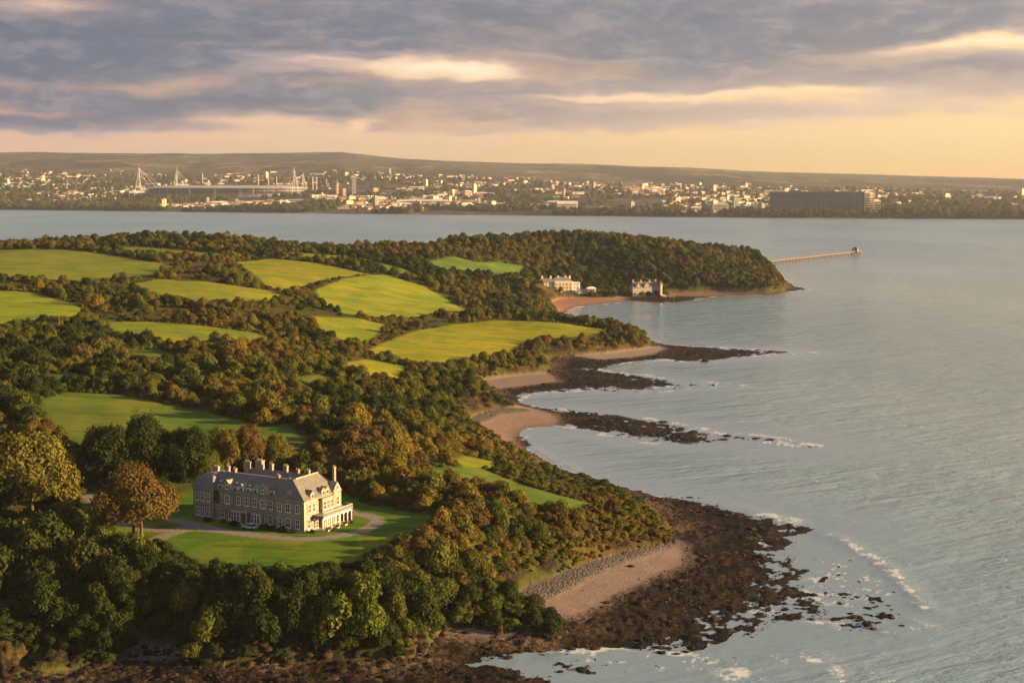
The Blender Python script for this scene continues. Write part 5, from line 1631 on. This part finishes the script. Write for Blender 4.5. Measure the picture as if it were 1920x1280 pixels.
def town_mesh(kind, wall, roof):
    m = MB()
    if kind == 'house':
        m.box(-7, 7, -5, 5, -5, 7.5, 0); m.hip(-7.5, 7.5, -5.6, 5.6, 7.51, 12, 0, 0, 'x', 1); m.box(4, 5.5, -0.8, 0.8, 10, 13.5, 0)
        for x in (-4, 0, 4): m.box(x - 0.9, x + 0.9, -5.06, -4.9, 1, 3, 2); m.box(x - 0.9, x + 0.9, -5.06, -4.9, 4.4, 6.4, 2)
    elif kind == 'terrace':
        m.box(-26, 26, -5, 5, -6, 7, 0); m.hip(-26.4, 26.4, -5.5, 5.5, 7.01, 11, 0, 0, 'x', 1)
        for x in (-20, -8, 4, 16): m.box(x, x + 1.5, -0.7, 0.7, 9, 12.6, 0)
        for k in range(12): m.box(-24 + k * 4.2, -22.4 + k * 4.2, -5.06, -4.9, 3.8, 5.8, 2)
    elif kind == 'shed':
        m.box(-45, 45, -18, 18, -6, 9, 0); m.hip(-46, 46, -19, 19, 9.01, 13, 0, 0, 'x', 1); m.box(-30, -20, -18.1, -17.9, 0, 6, 2)
    elif kind == 'flats':
        m.box(-18, 18, -8, 8, -6, 20, 0); m.box(-17, 17, -7, 7, 20.01, 21.5, 1); m.box(-4, 4, -3, 3, 21.51, 25, 0)
        for f in range(6): m.box(-16.5, 16.5, -8.08, -7.95, 1.2 + f * 3.1, 2.8 + f * 3.1, 2); m.box(17.95, 18.08, -6.5, 6.5, 1.2 + f * 3.1, 2.8 + f * 3.1, 2)
    elif kind == 'tower_block':
        m.box(-10, 10, -9, 9, -6, 46, 0); m.box(-5, 5, -4, 4, 46.01, 50, 1)
        for f in range(14): m.box(-8.5, 8.5, -9.08, -8.95, 1.5 + f * 3.1, 3.2 + f * 3.1, 2); m.box(9.95, 10.08, -7.5, 7.5, 1.5 + f * 3.1, 3.2 + f * 3.1, 2)
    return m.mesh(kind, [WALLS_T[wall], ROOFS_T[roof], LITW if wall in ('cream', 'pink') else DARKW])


KINDS_T = [('house', 'white', 'slate'), ('house', 'cream', 'red'), ('house', 'pink', 'slate'), ('house', 'brick', 'slate'), ('terrace', 'white', 'slate'), ('terrace', 'cream', 'slate'), ('terrace', 'brick', 'red'), ('terrace', 'pink', 'red'),
           ('shed', 'white', 'pale'), ('shed', 'grey', 'pale'), ('flats', 'cream', 'slate'), ('flats', 'white', 'pale'), ('tower_block', 'cream', 'pale'), ('tower_block', 'grey', 'slate')]
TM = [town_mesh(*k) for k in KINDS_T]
KP = np.array([14, 12, 8, 5, 16, 12, 5, 7, 4, 2, 3, 2.5, 0.7, 0.5]); KP = KP / KP.sum()
TNAME = {'house': ('town_house', 'house', 'houses of the far town'), 'terrace': ('terrace_row', 'terrace', 'terraces of the far town'), 'shed': ('industrial_shed', 'shed', 'sheds of the far town'),
         'flats': ('flat_block', 'flats', 'flat blocks of the far town'), 'tower_block': ('tower_block', 'tower', 'tower blocks of the far town')}
FMARKS = [('the stadium masts', 300, 350), ('the stadium bowl', 450, 355), ('the pale corner towers', 570, 350), ('the lone bright tower', 640, 360), ('the long dark block', 1520, 380), ('the lit turrets', 1640, 380), ('the long bright shed', 800, 378), ('the pale sheds', 1060, 385), ('the low shore flats', 1370, 385), ('the wooded right shore', 1800, 385), ('the town end', 60, 360), ('the town centre roofs', 920, 365), ('the inland villas', 1250, 360), ('the hill foot villas', 1130, 345)]


def far_where(px, py):
    best = min(FMARKS, key=lambda m: math.hypot((px - m[1]) * 0.5, (py - m[2]) * 1.5))
    dx_, dy_ = (px - best[1]), (py - best[2]) * 3
    a = math.degrees(math.atan2(-dy_, dx_)) % 360
    d = ['right of', 'up and right of', 'above', 'up and left of', 'left of', 'down and left of', 'below', 'down and right of'][int(((a + 22.5) % 360) // 45)]
    return ('far ' if math.hypot(dx_, dy_) > 120 else 'close ' if math.hypot(dx_, dy_) < 45 else '') + d + ' ' + best[0]


rt = np.random.default_rng(33)
cand = []
tries = 0
while len(cand) < 3600 and tries < 120000:
    tries += 1
    px = rt.uniform(-60, 1980)
    s = rt.uniform(0.03, 0.56) ** 1.0
    ys = np.interp(px, SHORE_PX[:, 0], SHORE_PX[:, 1]); rs = CAM_Z * F_PX / (ys - HORIZON)
    r = rs * (R_CREST / rs) ** s
    x = (px - 960) / (F_PX * CP) * r
    dn = float(fbm(np.array([x / 330]), np.array([r / 520]), 3, 222)[0])
    p = smooth(np.array([dn]), 0.40, 0.58)[0] * float(np.interp(px, [0, 150, 250, 330, 560, 700, 1300, 1450, 1900], [0.75, 0.6, 0.2, 0.45, 0.9, 1, 0.9, 0.7, 0.8])) * float(np.interp(s, [0.03, 0.07, 0.15, 0.30, 0.45, 0.56], [0.25, 0.8, 1, 0.8, 0.3, 0.08]))
    if rt.random() > p: continue
    if 285 < px < 600 and r < 7000 and r > 5600 : continue
    if 1430 < px < 1645 and r < 4900: continue
    cand.append((x, r, px, int(rt.choice(len(KINDS_T), p=KP)), rt.normal(0.35, 0.55), rt.uniform(0.45, 0.82)))
cx = np.array([c[0] for c in cand]); cy = np.array([c[1] for c in cand])
cz, cs_ = far_height(cx, cy)
appar = np.array([{'house': 1.0, 'terrace': 1.5, 'shed': 3.0, 'flats': 2.2, 'tower_block': 3.5}[KINDS_T[c[3]][0]] * c[5] for c in cand]) / cy
pick_ = np.argsort(-appar)
count_kind = {}
rest_v, rest_f, rest_m = [], [], []
rest_n = 0
for i in pick_:
    x, y, px, k, ang_, sc = cand[i]
    kd, wl_, rf_ = KINDS_T[k]
    if cs_[i] < 0.004: continue
    py = HORIZON - (cz[i] - CAM_Z) / y * F_PX
    if count_kind.get(kd, 0) < {'house': 290, 'terrace': 290}.get(kd, 290) and (0 < px < 1920):
        count_kind[kd] = count_kind.get(kd, 0) + 1
        nm, cat, grp = TNAME[kd]
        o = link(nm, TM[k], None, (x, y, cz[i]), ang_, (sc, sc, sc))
        what = {'house': 'house', 'terrace': 'terrace row', 'shed': 'low shed', 'flats': 'block of flats', 'tower_block': 'tower block'}[kd]
        tag(o, '%s %s %s, %s roof, %s' % ('little' if sc < 0.57 else 'big' if sc > 0.70 else 'plain', wl_, what, rf_, far_where(px, py)), cat, grp)
    else:
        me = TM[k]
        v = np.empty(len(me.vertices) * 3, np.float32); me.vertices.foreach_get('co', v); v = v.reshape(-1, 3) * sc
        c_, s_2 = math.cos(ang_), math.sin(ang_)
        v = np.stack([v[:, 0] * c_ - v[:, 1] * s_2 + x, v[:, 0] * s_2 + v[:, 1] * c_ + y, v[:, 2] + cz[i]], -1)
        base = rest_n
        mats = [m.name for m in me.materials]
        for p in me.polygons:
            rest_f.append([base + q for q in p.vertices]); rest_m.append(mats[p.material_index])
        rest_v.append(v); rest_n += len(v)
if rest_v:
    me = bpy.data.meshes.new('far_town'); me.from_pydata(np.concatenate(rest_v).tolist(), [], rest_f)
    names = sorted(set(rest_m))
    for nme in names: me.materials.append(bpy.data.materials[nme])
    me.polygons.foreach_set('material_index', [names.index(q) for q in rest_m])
    o = bpy.data.objects.new('far_town', me); COL.objects.link(o); tag(o, 'smaller houses of the town spread over the far plain', kind='stuff')
print('town', count_kind, 'rest faces', len(rest_f))

# -- trees of the far shore, one mass
PLs = []
rt = np.random.default_rng(44)
for _ in range(15000):
    px = rt.uniform(-80, 2000); s = abs(rt.normal(0, 0.035)) if rt.random() < 0.5 else rt.uniform(0.01, 0.5)
    ys = np.interp(px, SHORE_PX[:, 0], SHORE_PX[:, 1]); rs = CAM_Z * F_PX / (ys - HORIZON)
    r = rs * (R_CREST / rs) ** (s + 0.006)
    PLs.append(((px - 960) / (F_PX * CP) * r, r, px))
fx = np.array([q[0] for q in PLs]); fy_ = np.array([q[1] for q in PLs]); fpx = np.array([q[2] for q in PLs])
fz, fs = far_height(fx, fy_)
thick_ = smooth(fbm(fx / 200, fy_ / 300, 3, 231), 0.38, 0.55) + (fpx > 1650) * 0.6 * (fs < 0.12) + (fpx < 270) * 0.5
okm = (rt.random(len(fx)) < np.clip(thick_, 0, 1)) & (fs > 0.004) & ~((fpx > 1436) & (fpx < 1640) & (fy_ < 4620) & (fs > 0.02))
PL_keep, ib_keep, col_keep = PL, is_bush, colour
S_ = rt.uniform(14, 26, okm.sum()) * np.where(fpx[okm] > 1650, 1.25, 1.0)
PL = np.stack([fx[okm], fy_[okm], fz[okm], S_, S_ * 0, S_ * 0], -1)
is_bush = np.zeros(len(PL), bool)
colour = [('dark green', 'leaf green', 'olive')[int(rt.integers(3))] for _ in range(len(PL))]
mass('far_shore_wood', 'belts of dark trees along the far shore and through the town', list(range(len(PL))), [q for q in source if q[0][0] == 'tree'])
PL, is_bush, colour = PL_keep, ib_keep, col_keep

# -- the stadium
STEEL = plain('white_steel', (0.55, 0.53, 0.51), 0.5, 0.04)
SX, SY, SZ = far_at(432, 366)
px_m = F_PX / SY
stad = tag(link('stadium', None, None, (SX, SY, SZ), math.radians(-3)), 'large stadium with a pale roof rim and white corner masts', 'stadium')
half = 146 / px_m; dep = half * 0.62


def oval(a, b_, n_=48, p=3.2):
    o_ = []
    for k in range(n_):
        t = 2 * math.pi * k / n_; c, s = math.cos(t), math.sin(t)
        o_.append((a * math.copysign(abs(c) ** (2 / p), c), b_ * math.copysign(abs(s) ** (2 / p), s)))
    return o_


def ring_mesh(name, levels, mat, parent):
    m = MB(); rows = []
    for a, b_, z in levels: rows.append([m.bm.verts.new((x, y, z)) for x, y in oval(a, b_)])
    for A, B in zip(rows[:-1], rows[1:]):
        for k in range(48): m.bm.faces.new((A[k], A[(k + 1) % 48], B[(k + 1) % 48], B[k]))
    return m.build(name, mat, parent)


hh_ = 17 / px_m
ring_mesh('bowl', [(half * 0.93, dep * 0.93, -15), (half * 0.96, dep * 0.96, hh_ * 0.55), (half * 0.99, dep * 0.99, hh_ * 0.72), (half * 0.55, dep * 0.5, hh_ * 0.2)], plain('stadium_wall', (0.22, 0.21, 0.24), 0.6, 0.1, 0.02), stad)
ring_mesh('roof', [(half, dep, hh_ * 0.76), (half * 1.0, dep, hh_ * 0.82), (half * 0.80, dep * 0.78, hh_ * 1.05), (half * 0.52, dep * 0.48, hh_ * 0.98), (half * 0.53, dep * 0.5, hh_ * 0.94), (half, dep, hh_ * 0.76)], plain('stadium_roof', (0.34, 0.33, 0.34), 0.6, 0.1, 0.02), stad)
ring_mesh('glazed_band', [(half * 0.975, dep * 0.975, hh_ * 0.30), (half * 0.99, dep * 0.99, hh_ * 0.46)], plain('stadium_glass', (0.10, 0.10, 0.12), 0.2, 0.1, 0.02), stad)
m = MB()
for k in range(40):
    t = 2 * math.pi * k / 40; c, s = math.cos(t), math.sin(t)
    x, y = half * 0.985 * math.copysign(abs(c) ** 0.62, c), dep * 0.985 * math.copysign(abs(s) ** 0.62, s)
    m.bar((x, y, -10), (x * 1.012, y * 1.012, hh_ * 0.78), 0.55, 5)
m.build('ribs', STEEL, stad)
mh = 49 / px_m
for mx, my, hgt in ((-half * 0.97, -dep * 0.85, 1.0), (-half * 0.80, dep * 0.85, 1.0), (half * 0.97, -dep * 0.8, 0.98), (half * 0.88, dep * 0.85, 0.80)):
    m = MB(); s = 1 if mx > 0 else -1
    top = (mx, my, mh * hgt)
    for dx_, dy_ in ((-13, -9), (13, -9), (-4, 12)): m.bar((mx + dx_ * (1.5 if dx_ * s > 0 else 0.8), my + dy_, 0), top, 1.0, 6)
    m.bar(top, (top[0] + 1, top[1], top[2] + 9), 0.8, 5)
    for q in (0.35, 0.6, 0.8):
        m.bar((mx - 13 * (1 - q), my - 9 * (1 - q), mh * hgt * q), (mx + 13 * (1 - q), my - 9 * (1 - q), mh * hgt * q), 0.8, 5)
    mast = m.build('mast', STEEL, stad)
    m = MB()
    for q, zq in ((0.10, 0.95), (0.18, 0.9), (0.26, 0.85)):
        m.bar(top, (mx - s * half * q, my * (1 - q), hh_ * zq), 0.55, 5)
        m.bar((top[0], top[1], top[2] * 0.82), (mx + s * half * q * 0.35, my * 1.05, 0), 0.55, 5)
    m.build('stay_cables', STEEL, mast)
# floodlight and crane masts behind
for k, (px, top_, base_) in enumerate(((387, 322, 345), (490, 325, 346), (509, 327, 346), (524, 329, 347), (591, 329, 352), (598, 330, 352))):
    x, y, z = far_at(px, base_ + 4)
    m = MB(); h_ = (base_ - top_) / F_PX * y
    m.bar((0, 0, -4), (0, 0, h_), 1.8, 6); m.box(-4, 4, -1, 1, h_, h_ + 3.0)
    tag(m.build('floodlight_mast', STEEL, None, (x, y, z)), ['thin pale mast left of the stadium centre', 'left one of three thin masts above the right stadium roof', 'middle one of three thin masts above the right stadium roof', 'right one of three thin masts above the right stadium roof', 'left of two thin masts right of the stadium', 'right of two thin masts right of the stadium'][k], 'mast', 'thin masts round the stadium')

# -- the long dark block by the far water
bx, byy, bz = far_at(1440, 404); ex, ey, ez = far_at(1612, 404.5)
blen = math.hypot(ex - bx, ey - byy); brot = math.atan2(ey - byy, ex - bx)
pm = F_PX / byy; bh = 43 / pm
CONC = plain('dull_concrete', (0.105, 0.105, 0.115), 0.7, 0.12, 0.02)
blk = tag(link('long_block', None, None, (bx, byy, bz), brot), 'very long dark slab block on the far shore with two lit turrets', 'building')
m = MB(); m.box(0, blen, 0, 60, -8, bh); m.build('wall', CONC, blk)
m = MB(); m.box(-1, blen + 1, -1, 61, bh + 0.01, bh + 3); m.box(blen * 0.2, blen * 0.33, 14, 40, bh + 3.01, bh + 7); m.box(blen * 0.62, blen * 0.7, 14, 40, bh + 3.01, bh + 6); m.build('roof', plain('dull_roof', (0.13, 0.13, 0.14)), blk)
nfl = 10
BAND = plain('dull_glazing', (0.055, 0.06, 0.075), 0.25, 0.2, 0.03, 0.6)
for f in range(nfl):
    z = 3 + f * (bh - 4) / nfl
    m = MB(); nb = 24
    for k in range(nb): m.box((k + 0.1) * blen / nb, (k + 0.82) * blen / nb, -0.4, 0.2, z, z + (bh - 4) / nfl * 0.55)
    m.build('window_band', BAND, blk)
LIT = plain('sunlit_cream', (0.74, 0.62, 0.42), 0.6, 0.06, 0.05)
for q, w_2, y_2, h_2 in ((2, 16, -6, 0.98), (14, 18, 6, 0.92), (30, 20, -2, 0.62)):
    m = MB(); m.box(blen + q, blen + q + w_2, y_2, y_2 + 30, -8, bh * h_2); m.rings([(blen + q - 1, blen + q + w_2 + 1, y_2 - 1, y_2 + 31, bh * h_2 + 0.02), (blen + q + w_2 * 0.3, blen + q + w_2 * 0.7, y_2 + 10, y_2 + 20, bh * h_2 + 7)])
    to = m.build('turret', LIT, blk)
    m = MB()
    for f in range(int(h_2 * 9)): m.box(blen + q + 2, blen + q + w_2 - 2, y_2 - 0.3, y_2 + 0.2, 3 + f * 6.5, 6 + f * 6.5)
    m.build('windows', BAND, to)

# -- a few buildings that stand out
def special(name, px, base, wpx, hpx, mats, label, cat, roof=None, deep=0.6, rot=0.35):
    x, y, z = far_at(px, base); u = y / F_PX
    e = tag(link(name, None, None, (x, y, z), rot), label, cat)
    w2 = wpx * u / 2; h2 = hpx * u
    m = MB(); m.box(-w2, w2, -w2 * deep, w2 * deep, -8, h2); m.build('wall', mats, e)
    m = MB()
    if roof == 'spire': m.rings([(-w2, w2, -w2 * deep, w2 * deep, h2 + 0.02), (-0.1, 0.1, -0.1, 0.1, h2 * 1.45)])
    elif roof == 'gable': m.hip(-w2 - 1, w2 + 1, -w2 * deep - 1, w2 * deep + 1, h2 + 0.02, h2 + min(w2 * deep, h2) * 0.55, 0, 0, 'x')
    else: m.box(-w2 * 0.9, w2 * 0.9, -w2 * deep * 0.9, w2 * deep * 0.9, h2 + 0.02, h2 + 2.5)
    m.build('roof', ROOFS_T['pale'] if roof != 'spire' else ROOFS_T['slate'], e)
    m = MB(); nf = max(1, int(h2 / 5))
    for f in range(nf): m.box(-w2 * 0.85, w2 * 0.85, -w2 * deep - 0.25, -w2 * deep + 0.1, f * h2 / nf + 1.2, f * h2 / nf + 1.2 + h2 / nf * 0.45)
    m.build('windows', DARKW, e)


W_, C_ = WALLS_T['white'], WALLS_T['cream']
special('lone_tower', 636, 366, 5, 22, C_, 'tall slim lit tower right of the stadium', 'tower', 'spire', 1.0, 0.6)
special('church_tower', 648, 367, 6, 12, C_, 'short lit tower beside the slim tower', 'tower', None, 1.0, 0.6)
special('tower_block', 667, 366, 7, 34, WALLS_T['grey'], 'tall grey hazy tower block above the town', 'tower', None, 1.0, 0.2)
special('office_block', 706, 366, 10, 12, C_, 'lit office block left of the long bright shed', 'offices', None, 0.8, 0.6)
special('office_block', 875, 372, 10, 14, C_, 'lit office block right of the long bright shed', 'offices', None, 0.8, 0.6)
special('long_shed', 795, 383, 92, 6, WALLS_T['cream'], 'very long bright low shed in the middle of the town', 'shed', 'gable', 0.25, 0.05)
special('pale_shed', 1010, 392, 34, 9, W_, 'pale boxy shed near the shore', 'shed', None, 0.5, -0.1)
special('pale_shed', 1062, 393, 38, 11, W_, 'largest pale shed near the shore', 'shed', 'gable', 0.5, 0.12)
special('red_roof_hall', 1030, 382, 32, 4, WALLS_T['pink'], 'low hall with a long pink roof behind the pale sheds', 'hall', 'gable', 0.4, 0.05)
special('shore_flats', 1345, 398, 30, 15, WALLS_T['grey'], 'grey blocky flats at the shore left of the dark block', 'flats', None, 0.6, 0.1)
special('shore_flats', 1392, 400, 34, 9, WALLS_T['grey'], 'low grey flats just left of the dark block', 'flats', None, 0.6, -0.1)
special('shore_flats', 1300, 396, 20, 8, W_, 'small pale flats farthest left of the dark block', 'flats', None, 0.6, 0.2)
special('shore_flats', 1417, 397, 12, 17, WALLS_T['grey'], 'narrow taller grey block touching the dark block', 'flats', None, 0.9, 0.1)
special('church_tower', 1056, 370, 4, 14, C_, 'small lit tower left of the inland villas', 'tower', 'spire', 1.0, 0.7)

# ------------------------------------------------------------------ the air
m, n, b, o = material('evening_haze')
n.n.remove(b)
v = n.add('ShaderNodeVolumePrincipled')
n.put(v, 'Color', (0.50, 0.54, 0.66, 1)); n.put(v, 'Density', 0.000040); n.put(v, 'Anisotropy', 0.25)
n.l.new(v.outputs[0], o.inputs['Volume'])
hz = MB(); hz.box(-16500, 16500, -1500, 17200, -46, 420)
haze = hz.build('haze', m)
tag(haze, 'thin evening haze over the whole bay', kind='stuff')

# ------------------------------------------------------------------ look-alikes: say which one
same = {}
bpy.context.view_layer.update()
for o in scene.objects:
    if o.parent is None and 'label' in o and 'category' in o: same.setdefault(o['label'], []).append(o)
ORD = ['leftmost', 'second from left', 'third from left', 'fourth from left', 'fifth from left', 'sixth from left', 'seventh from left', 'eighth from left', 'ninth from left', 'tenth from left', 'eleventh from left', 'twelfth from left']
NUM = ['', '', 'two', 'three', 'four', 'five', 'six', 'seven', 'eight', 'nine', 'ten', 'eleven', 'twelve']
for lab, os_ in same.items():
    k = len(os_)
    if k < 2 or k > 12: continue
    os_.sort(key=lambda q: to_px(*q.location)[0])
    for j, q in enumerate(os_):
        w = ('left one' if j == 0 else 'right one') if k == 2 else ('rightmost' if j == k - 1 else ORD[j])
        new = lab + ', ' + w + ('' if k == 2 else ' of ' + NUM[k])
        if len(new.split()) <= 16: q['label'] = new
